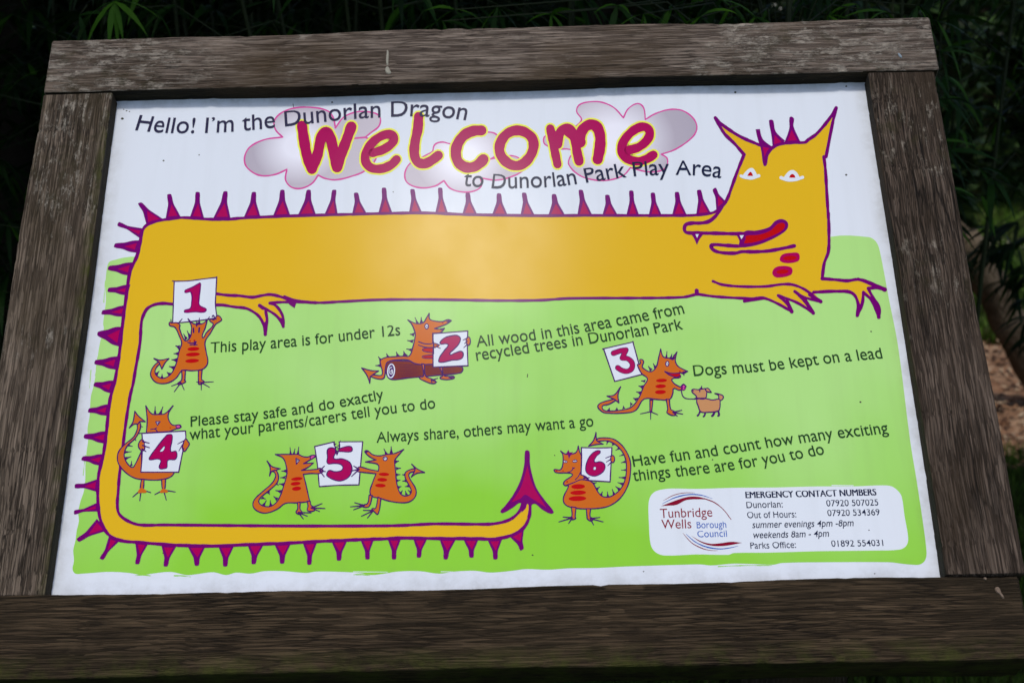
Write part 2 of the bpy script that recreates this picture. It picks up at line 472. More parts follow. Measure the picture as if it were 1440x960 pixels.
line_of('lettering', [("Hello! I\u2019m the Dunorlan Dragon", [(190, 183), (225, 186.5), (270, 187.3), (322, 185.5), (382, 180), (430, 174.5), (494, 167.5), (532, 165.2), (572, 163.6), (600, 164), (628, 166), (655, 169)], 20, INKT)])
line_of('lettering', [("to Dunorlan Park Play Area", [(651, 261), (675, 263), (700, 265), (740, 264), (778, 262.5), (812, 258.5), (850, 253), (891, 248), (930, 246), (965, 246), (990, 247.5), (1014, 250.5)], 18.8, INKN)])
GW = dict(bold=0.003)
line_of('lettering', [("This play area is for under 12s", [(296, 496), (413, 487), (540, 473), (563, 471)], 13.8, INKG, GW)])
line_of('lettering', [("All wood in this area came from", [(670.5, 487.7), (770, 475.5), (857, 460.5), (963, 440.5)], 14.4, INKG, GW),
                      ("recycled trees in Dunorlan Park", [(670.5, 507), (820, 484.6), (900, 472.5), (961, 462.5)], 14.2, INKG, GW)])
line_of('lettering', [("Dogs must be kept on a lead", [(976, 528.5), (1075, 521.5), (1180, 509), (1241.5, 503.5)], 14, INKG, GW)])
line_of('lettering', [("Please stay safe and do exactly", [(268, 599.5), (360, 590), (443, 578.5), (540, 561)], 13.4, INKG, GW),
                      ("what your parents/carers tell you to do", [(266.5, 618.5), (433, 599), (523, 585), (612.5, 573.5)], 13.8, INKG, GW)])
line_of('lettering', [("Always share, others may want a go", [(529.5, 622), (643, 615), (743, 606.5), (835, 599)], 13.8, INKG, GW)])
line_of('lettering', [("Have fun and count how many exciting", [(891, 655.7), (1000, 641.5), (1070, 630.5), (1170, 617), (1250, 608.5)], 14, INKG, GW),
                      ("things there are for you to do", [(891, 676), (1003, 664), (1080, 652.5), (1160, 638)], 14, INKG, GW)])
# emergency numbers and the council's mark
ct = Pic(0.00015)
IT = dict(shear=0.22, bold=0.006)
for dx in (-.45, 0, .45): text(ct, "EMERGENCY CONTACT NUMBERS", [(1049 + dx, 700), (1140 + dx, 698.2), (1232.5 + dx, 696)], 8.4, INKN, 0.0)
for args in [("Dunorlan:", [(1050, 714), (1075, 713.5), (1101, 713)], 8.2, INKN), ("07920 507025", [(1162.5, 711.5), (1200, 711), (1235.5, 710.2)], 8.2, INKN),
             ("Out of Hours:", [(1051, 728.2), (1085, 727.6), (1120, 727)], 8.2, INKN), ("07920 534369", [(1164, 725.2), (1200, 724.7), (1237.5, 724)], 8.2, INKN),
             ("summer evenings 4pm -8pm", [(1058, 742), (1130, 740.6), (1201, 739.2)], 8.2, INKN, IT),
             ("weekends 8am - 4pm", [(1059.7, 756.3), (1110, 755.3), (1166.3, 754)], 8.2, INKN, IT),
             ("Parks Office:", [(1055.5, 771), (1088, 770.4), (1119.7, 769.8)], 8.2, INKN), ("01892 554031", [(1169.5, 768.2), (1205, 767.7), (1242.5, 767)], 8.2, INKN),
             ("Tunbridge", [(928.7, 727.8), (965, 726.8), (1002, 725.8)], 12, MAROON, dict(bold=0.0, xh=1.05)), ("Wells", [(930.5, 742.9), (950, 742.6), (972.5, 742.2)], 12, MAROON, dict(bold=0.0, xh=1.05)),
             ("Borough", [(980, 742.3), (1000, 742), (1021.5, 741.6)], 8.4, BLUE, dict(bold=0.0)), ("Council", [(981, 755), (1000, 754.6), (1022.5, 754)], 8.4, BLUE, dict(bold=0.0))]:
    text(ct, *args[:4], **(args[4] if len(args) > 4 else {}))
ct.at(905, 670, 8)
ct.poly([(195, 330, 1), (350, 270), (500, 225), (620, 225), (720, 255, 1), (620, 252), (480, 262), (370, 315), (250, 325)], MAROON)
ct.stroke([(680, 243), (800, 290), (900, 370), (985, 480)], 13, MAROON, taper=lambda t: 1 - 0.5*t)
tp = lambda t: 0.25 + 1.5 * t * (1 - t) * 2
ct.stroke([(210, 303), (350, 235), (500, 200), (640, 205), (775, 245)], 13, BLUE, taper=tp)
ct.stroke([(220, 270), (330, 210), (450, 181), (580, 180)], 8, MAROON, taper=tp)
ct.poly([(535, 660, 1), (650, 725), (760, 752), (870, 745), (985, 730), (1108, 741, 1), (960, 770), (840, 780), (720, 765), (620, 722)], MAROON)
ct.stroke([(480, 645), (580, 730), (700, 785), (850, 810), (960, 800), (1065, 778)], 14, BLUE, taper=tp)
ct.stroke([(442, 632), (540, 740), (650, 800), (740, 825), (835, 830)], 10, MAROON, taper=tp)
ct.build('contact_notice', panel)

# ------------------------------------------------------------------ the big yellow dragon
bd = Pic(0.00012)
top = [(202, 321), (210, 314.5), (225, 310), (241.7, 307.5), (258, 306), (288, 308), (318, 308.5), (340, 306.7), (400, 304), (480, 301.7), (550, 300), (600, 299.5), (657, 301.7), (760, 303.3), (813, 303), (880, 303), (960, 303), (978, 302.5), (1003, 299), (1013, 293, 1)]
H = lambda pts: [(x/6 + 940, y/6 + 140) + tuple(r) for x, y, *r in pts]
G = lambda pts: [(x/6 + 940, y/6 + 290) + tuple(r) for x, y, *r in pts]
K = lambda pts: [(x/6 + 1060, y/6 + 320) + tuple(r) for x, y, *r in pts]
A1 = lambda pts: [(x/10 + 300, y/10 + 390) + tuple(r) for x, y, *r in pts]
headl = H([(490, 850), (535, 735), (580, 610), (638, 465, 1), (560, 375), (470, 285), (395, 150, 1), (450, 205), (600, 305), (770, 380, 1), (880, 400), (1000, 370), (1110, 358), (1160, 355), (1250, 300), (1360, 160), (1415, 68, 1), (1390, 180), (1325, 482, 1), (1312, 485, 1), (1325, 600), (1340, 850), (1350, 1000)])
headr = G([(1352, 200), (1350, 380), (1310, 500), (1297, 612, 1)])
armr = K([(700, 440), (790, 447), (880, 435), (980, 465), (1110, 520, 1), (1030, 508), (965, 510, 1), (1005, 590), (1060, 680), (1062, 750, 1), (1000, 620), (925, 545, 1), (915, 640), (875, 742, 1), (880, 640), (830, 552), (700, 537), (505, 545, 1)])
arml = G([(1290, 805, 1), (1140, 765), (1065, 718, 1), (1140, 790), (1222, 900, 1), (1090, 815), (925, 752, 1), (990, 810), (1040, 888, 1), (920, 820), (800, 773), (700, 778), (400, 762), (240, 740)])
belly = [(968, 416), (960, 417.8), (930, 418.8), (900, 419), (800, 419.5), (760, 422), (700, 422.5), (640, 421.5), (590, 421), (530, 421.5), (480, 424), (444, 425.5)]
claw = A1([(1140, 356), (1140, 420, 1), (1050, 360), (960, 350), (890, 372, 1), (960, 470), (1000, 580), (985, 695, 1), (940, 600), (870, 520), (765, 462, 1), (770, 600), (735, 810, 1), (700, 680), (620, 530), (540, 470), (450, 432), (300, 415), (45, 387)])
inner = [(275, 427.5), (243.5, 427.5), (230, 426.5), (218, 428), (208, 433), (203, 440), (199, 452), (196.7, 483), (190, 522), (187, 540), (183, 556), (178, 587), (174, 617), (168, 667), (166, 693), (165, 709), (167.5, 722), (180, 732), (197, 737.5), (230, 737.5), (320, 738.3), (420, 739), (540, 738.8), (570, 738), (612, 736), (670, 736.5), (695, 735.8), (716.7, 730), (730, 719), (736, 706, 1)]
outer = [(745, 706, 1), (744, 727), (735, 743), (717, 753), (692, 757.5), (670, 756.7), (620, 756.7), (562, 756), (537, 757.3), (525, 757.5), (488, 759), (443, 761), (407, 763), (353, 765), (300, 767.3), (270, 766.5), (247, 766), (193, 762), (170, 759.5), (153, 751.5), (142, 733), (138, 710), (137.5, 682), (139, 665), (145, 640), (149, 613), (152, 583), (155, 560), (161.5, 535), (165, 515), (168, 495), (173, 450), (178, 413), (182, 385), (186.5, 373), (192.5, 360), (196.5, 345), (198, 335)]
bd.poly(top + headl + headr + armr + arml + belly + claw + inner + outer, YELLOW, 4)
# spines: purple outline, crimson inside
def spine(t, a, b, fl=(.06, .06)):
    ax, ay = a; bx, by = b
    gx, gy = (bx - ax) * 0.06, (by - ay) * 0.06
    ax, ay, bx, by = ax - gx, ay - gy, bx + gx, by + gy
    mx, my = (ax+bx)/2, (ay+by)/2
    L = math.hypot(t[0]-mx, t[1]-my); ux, uy = (t[0]-mx)/L, (t[1]-my)/L
    ex, ey = (bx-ax), (by-ay); el = math.hypot(ex, ey); ex, ey = ex/el, ey/el
    tw = 3.0
    def q(al, k, side):    # concave flank
        px, py = (ax, ay) if side < 0 else (bx, by)
        return (px + (t[0]-px)*al + (mx-px)*k, py + (t[1]-py)*al + (my-py)*k)
    bd.poly([(ax - ex*0.5 - ux*1.6, ay - ey*0.5 - uy*1.6, 1), q(.3, fl[0], -1), q(.62, fl[1], -1), (t[0]-ex*tw, t[1]-ey*tw), (t[0]+ux*1.2, t[1]+uy*1.2), (t[0]+ex*tw, t[1]+ey*tw), q(.62, fl[1], 1), q(.3, fl[0], 1), (bx + ex*0.5 - ux*1.6, by + ey*0.5 - uy*1.6, 1)], PURPLE, 3)
    i1 = (ax + ex*4.0 + ux*2.0, ay + ey*4.0 + uy*2.0); i2 = (bx - ex*4.0 + ux*2.0, by - ey*4.0 + uy*2.0)
    if el > 9: bd.poly([i1 + (1,), i2 + (1,), (mx + (t[0]-mx)*.58 + ex, my + (t[1]-my)*.58 + ey, 1)], CRIM, 2)
SP = [((197, 286), (207, 315), (229, 309)), ((238, 274), (234, 307), (253, 305)), ((278, 271), (268, 306), (286, 307)), ((317, 270), (301, 307), (323, 307)), ((357, 271), (344, 305.5), (365, 304.5)), ((397, 268), (385, 304), (407, 303)), ((434, 268), (420, 303), (443, 302)), ((470, 268), (457, 302.5), (474, 302)),
      ((500.7, 272), (496, 302), (515, 301)), ((540, 265), (533, 300.5), (551, 300.5)), ((580, 267), (576, 300), (593, 300)), ((619, 265), (613, 300), (629, 300)), ((657.7, 272), (651, 302), (670, 301.5)), ((701.7, 273), (693, 302.5), (713, 303)), ((737, 272), (733, 303), (751, 303)), ((779, 274), (772, 304), (794, 303.5)), ((816.7, 268), (813, 303), (832, 303)), ((854, 275), (848, 303.5), (868, 303.5)), ((887.7, 269), (881.7, 303.5), (898, 303.5)), ((918, 272), (913, 304), (930, 303.5)), ((952, 271), (946, 303.5), (965, 303)), ((983, 268), (980, 302.5), (999, 300.5)), ((1004.5, 266), (1008, 294), (1021, 285)),
      ((166.7, 315), (201, 322), (196, 333.5)), ((161.7, 345), (195.5, 339), (190.5, 354)), ((153, 376.7), (185.5, 370), (181, 386)), ((152.5, 407.5), (181.5, 401), (178, 414)), ((144, 439), (176, 430), (172.5, 444)), ((138, 469), (171, 461), (166.5, 485)), ((134, 509), (165, 502), (161, 518)), ((133, 540), (160, 536), (154, 551)), ((125, 576.7), (152.5, 569), (149, 583)), ((119, 613), (150, 607), (146.5, 622)), ((116, 644), (146, 639), (140, 653)), ((106, 683), (137, 674), (135.5, 690)), ((105, 720), (136.5, 707), (136.5, 718)), ((110, 759), (136, 731), (149, 745)), ((143, 785), (153.5, 755), (167, 760)),
      ((193, 791.7), (191, 762), (208, 763)), ((233, 795), (228, 767), (247, 767.5)), ((276.7, 794), (265, 768), (288, 767.5)), ((316.7, 795), (308, 768), (328, 767.5)), ((356.7, 791.7), (349, 765.5), (370, 765)), ((396.7, 791), (387, 765), (408, 764)), ((435, 792.5), (427, 763.5), (445, 762)), ((476.7, 786.7), (467, 760.5), (487.5, 759.5)), ((516.7, 785), (507.5, 758), (525, 758)), ((554, 785), (546, 757.5), (563, 757.5)), ((589, 782.5), (582, 757.5), (600, 757)), ((626.7, 785), (619, 757.5), (640, 758)), ((663, 782.5), (652.5, 758), (672, 758)), ((696.7, 785), (686.7, 759), (705, 758)), ((734, 771.7), (718, 754), (736, 743))]
for i, s in enumerate(SP): spine(*s, fl=(-.20, -.16) if 24 <= i <= 33 else (.02, .02))
bd.poly(H([(735, 252, 1), (772, 250, 1), (785, 310), (810, 350), (885, 405, 1), (845, 470), (828, 555), (803, 558), (785, 450), (775, 400), (752, 330)]), PURPLE, 4)
bd.poly(H([(795, 400, 1), (860, 412, 1), (815, 500, 1)]), CRIM, 3)
bd.poly(H([(848, 180), (868, 170), (886, 182), (905, 270), (985, 350, 1), (880, 405, 1), (868, 300)]), PURPLE, 4)
bd.poly(H([(895, 300, 1), (955, 360, 1), (892, 380, 1)]), CRIM, 3)
bd.poly(H([(1020, 155), (1040, 145), (1060, 165), (1055, 225), (1110, 350, 1), (980, 360, 1), (1020, 240)]), PURPLE, 4)
bd.poly(H([(1040, 255, 1), (1085, 345, 1), (1005, 350, 1)]), CRIM, 3)
W = 4.6
S_ = bd.stroke
S_(outer[::-1][:-0 or None][1:] if False else list(reversed(outer)), 4.8, PURPLE)
S_([(198, 335), (202, 321)] + top[1:], 4.2, PURPLE)
S_(H([(430, 930), (490, 850), (535, 735), (580, 610), (638, 465, 1), (560, 375), (470, 285), (395, 155, 1), (450, 210), (600, 310), (770, 385)]), 4.6, PURPLE)
S_(H([(815, 540), (830, 470), (880, 405), (950, 375), (1060, 362), (1150, 362), (1180, 340), (1250, 290), (1360, 160), (1415, 72, 1), (1385, 200), (1330, 482, 1), (1312, 485, 1), (1325, 600), (1340, 850), (1350, 1000)]), 4.6, PURPLE)
S_(G([(1350, 60), (1354, 200), (1350, 380), (1315, 480), (1297, 610, 1)] ) + K([(700, 440), (790, 448), (880, 437), (980, 465), (1108, 520, 1), (1030, 508), (965, 512, 1), (1005, 590), (1060, 680), (1055, 755, 1), (1000, 620), (925, 545, 1), (915, 640), (872, 742, 1), (880, 640), (830, 552), (700, 537), (505, 545, 1)]), 4.6, PURPLE)
S_(K([(880, 430), (980, 470), (1105, 522)]), 5.2, PURPLE, taper=lambda t: 0.7 + 0.5*t)
S_(K([(1040, 650), (1055, 755)]), 5.2, PURPLE); S_(K([(900, 660), (875, 742)]), 5.0, PURPLE)
S_(G([(375, 632), (450, 660), (600, 676), (820, 676), (960, 658), (1050, 662), (1150, 702), (1285, 803, 1), (1140, 765), (1065, 718, 1), (1140, 790), (1222, 900, 1), (1090, 815), (925, 752, 1), (990, 810), (1040, 888, 1), (920, 820), (800, 773), (700, 778), (400, 762), (240, 740, 1)]) + [(968, 416.5), (960, 417.8), (930, 418.8), (900, 419), (800, 419.5), (760, 422), (700, 422.5), (640, 421.5), (590, 421), (530, 421.5), (480, 424), (444, 425.5), (412, 421.5), (400, 417)], 3.9, PURPLE)
S_(G([(1000, 800), (1040, 888)]), 5.4, PURPLE); S_(G([(1150, 790), (1222, 900)]), 5.2, PURPLE); S_(G([(1190, 745), (1285, 803)]), 5.0, PURPLE); S_(G([(238, 712), (240, 740)]), 5.4, PURPLE)
S_(G([(640, 800), (800, 775)]), 4.5, PURPLE)
# face
S_(G([(450, 5), (400, 80), (340, 128), (270, 142), (195, 143), (145, 158), (135, 200), (155, 222), (250, 226), (400, 228), (600, 232), (700, 226)]), 5.2, PURPLE)
bd.poly(G([(640, 215), (740, 205), (850, 175), (900, 125), (955, 108), (1005, 135), (1005, 185), (960, 230), (850, 290), (740, 330), (620, 345), (600, 320), (640, 300, 1)]), PURPLE)
bd.poly(G([(655, 250), (760, 240), (860, 205), (920, 150), (965, 140), (985, 162), (960, 205), (850, 262), (750, 298), (640, 312), (650, 280)]), RED)
S_(G([(690, 325), (600, 336), (480, 330), (365, 328), (372, 362), (430, 388), (560, 396), (620, 383), (720, 384), (850, 376), (1000, 348), (1062, 334)]), 5.0, PURPLE)
bd.poly(G([(190, 232, 1), (295, 236, 1), (262, 280), (240, 326, 1), (215, 270)]), PURPLE); bd.poly(G([(228, 236, 1), (256, 236, 1), (241, 268, 1)]), WHITE)
bd.poly(G([(568, 232, 1), (655, 236, 1), (640, 300), (600, 340), (598, 290)]), PURPLE); bd.poly(G([(600, 245, 1), (637, 245, 1), (616, 278, 1)]), WHITE)
for (dx, k) in ((0, 0), (1, 1)):
    if k == 0:
        S_(H([(612, 645), (650, 660), (700, 664), (762, 644)]), 4.2, WHITE); bd.poly(H([(632, 655), (660, 600), (705, 578), (738, 615), (745, 655)]), WHITE); bd.poly(H([(665, 645, 1), (676, 625), (693, 611), (708, 628), (714, 645, 1)]), RED)
    else:
        S_(H([(950, 660), (1000, 678), (1060, 680), (1132, 657)]), 4.2, WHITE); bd.poly(H([(980, 670), (1005, 615), (1048, 595), (1088, 622), (1100, 668)]), WHITE); bd.poly(H([(1018, 660, 1), (1028, 638), (1046, 629), (1064, 640), (1072, 660, 1)]), RED)
bd.at(940, 290, 6)
bd.poly([(938, 445), (965, 405), (1040, 392), (1095, 395), (1108, 430), (1095, 462), (1020, 480), (955, 470)], CRIM); bd.ell(1025, 437, 58, 20, RED, -0.05)
bd.poly([(876, 555), (905, 515), (970, 503), (1035, 515), (1048, 545), (1030, 580), (930, 602), (890, 590)], CRIM); bd.ell(962, 552, 52, 19, RED, -0.08)
bd.at(0, 0, 1)
# left arm, body's inner edge, tail
S_(A1([(30, 228), (200, 250), (350, 256), (550, 278), (680, 255), (800, 240), (950, 272), (1070, 318), (1160, 340), (1440, 355)]), 4.2, PURPLE)
S_(A1([(30, 387), (130, 388), (300, 415), (450, 432), (540, 470), (640, 545), (700, 650), (732, 800, 1), (755, 600), (735, 470)]), 4.0, PURPLE)
S_(A1([(735, 640), (730, 800)]), 4.6, PURPLE)
S_(A1([(655, 400), (760, 455), (870, 525), (940, 600), (983, 690, 1), (985, 580), (940, 470), (870, 390), (795, 362, 1), (900, 350), (1050, 345)]), 4.0, PURPLE); S_(A1([(950, 590), (983, 690)]), 5.0, PURPLE); S_(A1([(650, 395), (700, 430)]), 5.0, PURPLE)
bd.poly(A1([(1040, 320, 1), (1175, 335, 1), (1142, 432, 1), (1060, 372)]), PURPLE)
S_(inner, 4.4, PURPLE)
TT = lambda pts: [(x/6 + 660, y/6 + 620) + tuple(r) for x, y, *r in pts]
bd.poly(TT([(470, 85), (488, 76), (508, 88), (512, 190), (535, 300), (570, 400), (640, 500), (712, 595), (690, 612), (620, 580), (535, 530), (520, 640, 1), (470, 640, 1), (485, 560, 1), (440, 600, 1), (440, 522), (360, 565), (280, 606), (262, 590), (300, 545), (370, 450), (430, 330), (462, 200)]), PURPLE)
bd.poly(TT([(490, 205, 1), (512, 300), (550, 400), (600, 480), (650, 560, 1), (520, 478), (470, 452), (430, 485), (355, 515, 1), (430, 400), (470, 280)]), CRIM)
bd.poly(TT([(478, 560), (490, 530), (500, 545), (492, 620), (470, 680), (452, 700, 1), (440, 650, 1)]), YELLOW)
bd.build('dragon_picture', panel)

# ------------------------------------------------------------------ six small orange dragons with number cards
LW = 1.75
def fig(T):
    p = Pic(0.0003); p.at(*T); return p
def claws(p, o, tips, w=1.7):
    for t in tips: p.stroke([o, t], w * p.T[2], DKLINE, jit=0.05, taper=lambda t: 1 - 0.35 * t)
def spikes(p, L):
    for a, b, t in L: p.tri(a, b, t, DKLINE)
def body(p, pts): p.shape(pts, ORANGE, DKLINE, LW * p.T[2], 4)
def card(p, pts): p.shape(pts, WHITE, DKLINE, 1.7 * p.T[2], 3)

# 1: arms up, holding the card overhead
d = fig((200, 380, 10))
card(d, [(450, 155, 1), (640, 150), (840, 125), (1048, 100, 1), (1035, 330), (1030, 490), (1052, 670, 1), (750, 712), (428, 745, 1), (437, 500)])
d.stroke([(425, 150), (455, 153)], 17, DKLINE); d.stroke([(1048, 92), (1046, 130)], 18, DKLINE)
d.shape([(812, 178, 1), (822, 200), (800, 400), (800, 480), (830, 510), (898, 545), (885, 578), (830, 590), (760, 583), (600, 590), (597, 565), (670, 540), (692, 480), (685, 310), (605, 312), (605, 282), (690, 245)], CRIM, PURPLE, 17)
d.at(200, 460, 10)
spikes(d, [((600, 190), (640, 150), (580, 90)), ((650, 160), (685, 110), (630, 45)), ((535, 250), (515, 320), (465, 258)), ((515, 340), (500, 395), (440, 370)), ((490, 430), (478, 490), (410, 455)), ((465, 540), (440, 600), (375, 548)), ((405, 640), (370, 690), (345, 628)), ((300, 710), (255, 710), (280, 655)), ((215, 680), (180, 640), (240, 615))])
body(d, [(385, -25), (385, -70), (410, -60), (490, -62), (530, -30), (522, 10), (590, 180), (625, 190), (680, 130), (690, 60), (690, -20), (645, -118, 1), (725, -48), (850, -52), (915, -108, 1), (885, 10), (845, 110), (855, 150), (900, 80), (1000, -40), (950, -90), (965, -115), (1010, -105), (1060, -165), (1118, -110), (1090, -80), (1030, -40), (960, 80), (885, 200), (900, 350), (922, 460), (910, 530), (845, 590), (700, 610), (560, 610), (480, 710), (380, 775), (270, 792), (180, 765), (120, 680), (130, 600), (180, 525), (240, 480, 1), (250, 510, 1), (195, 570), (180, 640), (230, 700), (310, 715), (400, 660), (450, 580), (490, 470), (520, 330), (555, 225), (520, 120), (460, 0)])
body(d, [(165, 438, 1), (250, 462), (375, 440, 1), (320, 500), (275, 585, 1), (235, 490, 1)])
body(d, [(555, 605, 1), (608, 605, 1), (600, 740), (605, 770), (500, 800), (555, 740)]); body(d, [(790, 605, 1), (842, 600, 1), (835, 735), (870, 765), (800, 800), (790, 760)])
claws(d, (590, 740), [(615, 765)]); claws(d, (545, 775), [(412, 825), (450, 905), (590, 880)]); claws(d, (830, 775), [(765, 768), (830, 880), (945, 842), (1000, 765)])
for y, rx, x in ((305, 85, 720), (382, 100, 712), (472, 98, 702)): d.ell(x, y, rx, 28, RED, -0.06)
d.stroke([(720, 15), (722, 70)], 26, DKLINE); d.stroke([(803, 10), (797, 70)], 26, DKLINE)
d.ell(672, 192, 13, 11, RED); d.ell(733, 188, 13, 13, RED)
d.stroke([(640, 212), (700, 225), (760, 205)], 17, DKLINE); d.stroke([(670, 248), (770, 245)], 16, DKLINE); d.stroke([(745, 210), (735, 245)], 30, DKLINE)
spikes(d, [((750, -45), (790, -45), (765, -100)), ((770, -30), (820, -50), (805, -135))]); spikes(d, [((735, -48), (800, -48), (765, -5))])
claws(d, (525, -75), [(562, -118)]); claws(d, (410, -60), [(402, -110)]); claws(d, (920, -110), [(945, -145)]); d.stroke([(985, -150), (1000, -165), (1020, -130), (1040, -115)], 17, DKLINE)
d.build('small_dragon_picture', panel)

# 2: sitting on a log with the card
d = fig((500, 430, 8))
d.shape([(340, 645), (580, 620), (740, 640), (880, 660), (1185, 682), (1208, 710), (1180, 752), (900, 782), (600, 808), (410, 828), (360, 790)], BROWN, DKLINE, 14)
for y0, y1, x1 in ((655, 668, 740), (680, 690, 730), (705, 712, 725), (728, 735, 740), (752, 756, 735), (775, 778, 740), (798, 795, 700)):
    d.stroke([(450, y0), (600, (y0+y1)/2 + 4), (x1, y1)], 9, LOGLINE, taper=tp)
for y0, y1 in ((690, 700), (715, 722), (738, 742), (762, 760)): d.stroke([(790, y0 - 18), (950, y0), (1120, y1 - 5)], 7, LOGLINE, taper=tp)
d.ell(398, 732, 50, 92, DKLINE); d.ell(400, 730, 38, 76, None, 0.08, WHITE, 13); d.stroke([(408, 690), (385, 700), (378, 735), (395, 765), (415, 755), (412, 720), (400, 728), (402, 745)], 9, WHITE)
spikes(d, [((668, 295), (652, 345), (610, 318)), ((655, 378), (640, 418), (580, 388)), ((636, 478), (622, 510), (570, 482)), ((530, 562), (590, 558), (540, 508)), ((455, 570), (500, 562), (458, 515)), ((345, 588), (390, 576), (348, 533)), ((268, 620), (300, 600), (255, 568)), ((285, 690), (280, 650), (222, 670)), ((682, 196), (712, 192), (668, 128)), ((722, 190), (760, 186), (738, 125))])
body(d, [(605, 562), (640, 480), (672, 330), (660, 270), (628, 200), (588, 158, 1), (680, 198), (762, 188), (800, 130), (828, 84, 1), (832, 145), (880, 168), (980, 176), (1040, 153), (1076, 166, 1), (1020, 205), (890, 255, 1), (930, 262), (998, 252, 1), (955, 300), (868, 308, 1), (872, 655, 1), (740, 658), (660, 645), (590, 608), (480, 605), (360, 632), (335, 700), (330, 775), (310, 818), (240, 818), (165, 792, 1), (200, 776), (290, 780), (302, 740), (282, 660), (280, 612), (340, 580), (450, 570), (540, 566)])
body(d, [(70, 698, 1), (170, 726), (258, 730, 1), (205, 765), (165, 795, 1), (160, 868, 1), (128, 780)])
d.poly([(870, 470, 1), (830, 468), (755, 485), (760, 505), (820, 525), (870, 525, 1)], RED); d.stroke([(870, 468), (800, 472), (752, 490), (770, 510), (870, 528)], 10, DKLINE)
d.poly([(870, 552, 1), (830, 552), (755, 568), (770, 580), (820, 590), (870, 588, 1)], RED); d.stroke([(870, 550), (800, 556), (748, 572), (780, 588), (870, 590)], 10, DKLINE)
body(d, [(745, 650, 1), (775, 655, 1), (788, 790), (850, 818), (905, 855), (860, 872), (780, 845), (715, 802), (765, 790)])
claws(d, (850, 835), [(925, 812), (915, 855), (865, 875)])
body(d, [(945, 690, 1), (975, 690, 1), (992, 780), (1050, 792), (1112, 800), (1060, 825), (985, 825), (950, 808), (980, 785)])
claws(d, (1050, 805), [(1115, 800), (1090, 815)])
card(d, [(872, 312, 1), (1262, 282, 1), (1258, 480), (1265, 672, 1), (872, 688, 1)])
d.shape([(950, 410), (1000, 360), (1080, 335), (1145, 333), (1180, 365), (1160, 430), (1105, 490), (1062, 545), (1120, 528), (1200, 515), (1195, 590), (1080, 612), (942, 632), (945, 580), (1000, 500), (1042, 440), (1015, 425), (962, 430)], CRIM, DKLINE, 13)
d.poly([(712, 405), (780, 422), (830, 425), (880, 420), (942, 448), (905, 468), (800, 466), (715, 442)], ORANGE)
d.stroke([(708, 402), (770, 424), (835, 428), (885, 420), (945, 440)], 13, DKLINE); d.stroke([(708, 440), (790, 466), (900, 468)], 13, DKLINE); claws(d, (905, 455), [(955, 478), (945, 438)]); claws(d, (875, 400), [(885, 470), (880, 540)])
d.ell(1268, 395, 24, 48, ORANGE, 0, DKLINE, 13); claws(d, (1260, 360), [(1210, 385)]); claws(d, (1258, 395), [(1225, 425)]); claws(d, (1260, 430), [(1218, 470)])
d.ell(800, 230, 20, 28, WHITE, 0, DKLINE, 12); d.ell(802, 232, 7, 10, DKLINE); d.ell(980, 192, 9, 9, RED)
d.stroke([(1030, 175), (1070, 165)], 20, DKLINE); d.stroke([(960, 268), (998, 252)], 16, DKLINE)
d.build('small_dragon_picture', panel)

# 3: leading a dog
d = fig((835, 475, 8))
card(d, [(110, 122, 1), (440, 46, 1), (540, 410, 1), (236, 488, 1)])
d.stroke([(100, 125), (125, 120)], 15, DKLINE); d.stroke([(440, 40), (446, 60)], 14, DKLINE)
THREE = [(222, 172), (300, 145), (362, 135, 1), (320, 225, 1), (385, 235), (432, 285), (425, 345), (375, 375), (310, 362), (270, 335)]
d.stroke(THREE, 62, DKLINE, jit=.03); d.stroke(THREE, 48, CRIM, jit=.03)
spikes(d, [((585, 465), (572, 502), (532, 482)), ((562, 528), (545, 575), (502, 538)), ((535, 598), (520, 638), (476, 604)), ((508, 668), (470, 712), (442, 676)), ((440, 738), (408, 775), (410, 722)), ((355, 788), (318, 802), (333, 762)), ((275, 806), (240, 810), (260, 780)), ((185, 815), (148, 812), (178, 784)), ((140, 765), (110, 790), (165, 748)), ((630, 378), (662, 350), (612, 315)), ((678, 345), (705, 318), (668, 285)), ((802, 222), (830, 225), (824, 148)), ((845, 230), (885, 245), (880, 178)), ((862, 242), (905, 240), (905, 185))])
body(d, [(604, 458), (540, 402), (500, 330), (490, 300, 1), (525, 285), (520, 242), (560, 262), (545, 320), (562, 345), (640, 380), (702, 328), (730, 220), (752, 125, 1), (782, 212), (850, 228), (895, 240), (908, 195), (936, 158, 1), (916, 245), (940, 310), (1000, 350), (1055, 375, 1), (1010, 400), (965, 392), (975, 440), (880, 462), (905, 512), (965, 548), (1000, 560), (965, 588), (900, 568), (890, 620), (852, 690), (720, 692), (565, 686), (480, 805), (400, 838), (130, 842), (62, 802), (46, 762), (90, 725), (230, 686, 1), (245, 702, 1), (170, 745), (100, 762), (100, 800), (150, 822), (330, 808), (430, 772), (510, 670), (560, 545)])
body(d, [(150, 653, 1), (232, 640), (302, 548, 1), (272, 640), (282, 728, 1), (235, 690, 1)])
body(d, [(815, 690, 1), (850, 690, 1), (866, 802), (905, 825), (915, 870), (825, 842), (832, 800)]); body(d, [(632, 697, 1), (665, 700, 1), (650, 830, 1), (632, 825, 1)])
claws(d, (640, 828), [(525, 852), (640, 915), (720, 862)]); claws(d, (890, 835), [(990, 812), (1000, 855), (940, 878)], 2.1)
d.poly([(800, 378, 1), (870, 398), (965, 395), (972, 440), (930, 440), (860, 418)], RED); d.stroke([(800, 378), (870, 398), (965, 395)], 14, DKLINE); d.stroke([(800, 378), (850, 415), (930, 442), (975, 425)], 14, DKLINE)
claws(d, (1005, 385), [(1058, 376), (1015, 418)], 2.2); d.ell(968, 376, 9, 9, RED)
for x, y, rx, ry in ((762, 478, 62, 20), (752, 543, 60, 22), (750, 608, 62, 23)): d.ell(x, y, rx, ry, RED, -0.04)
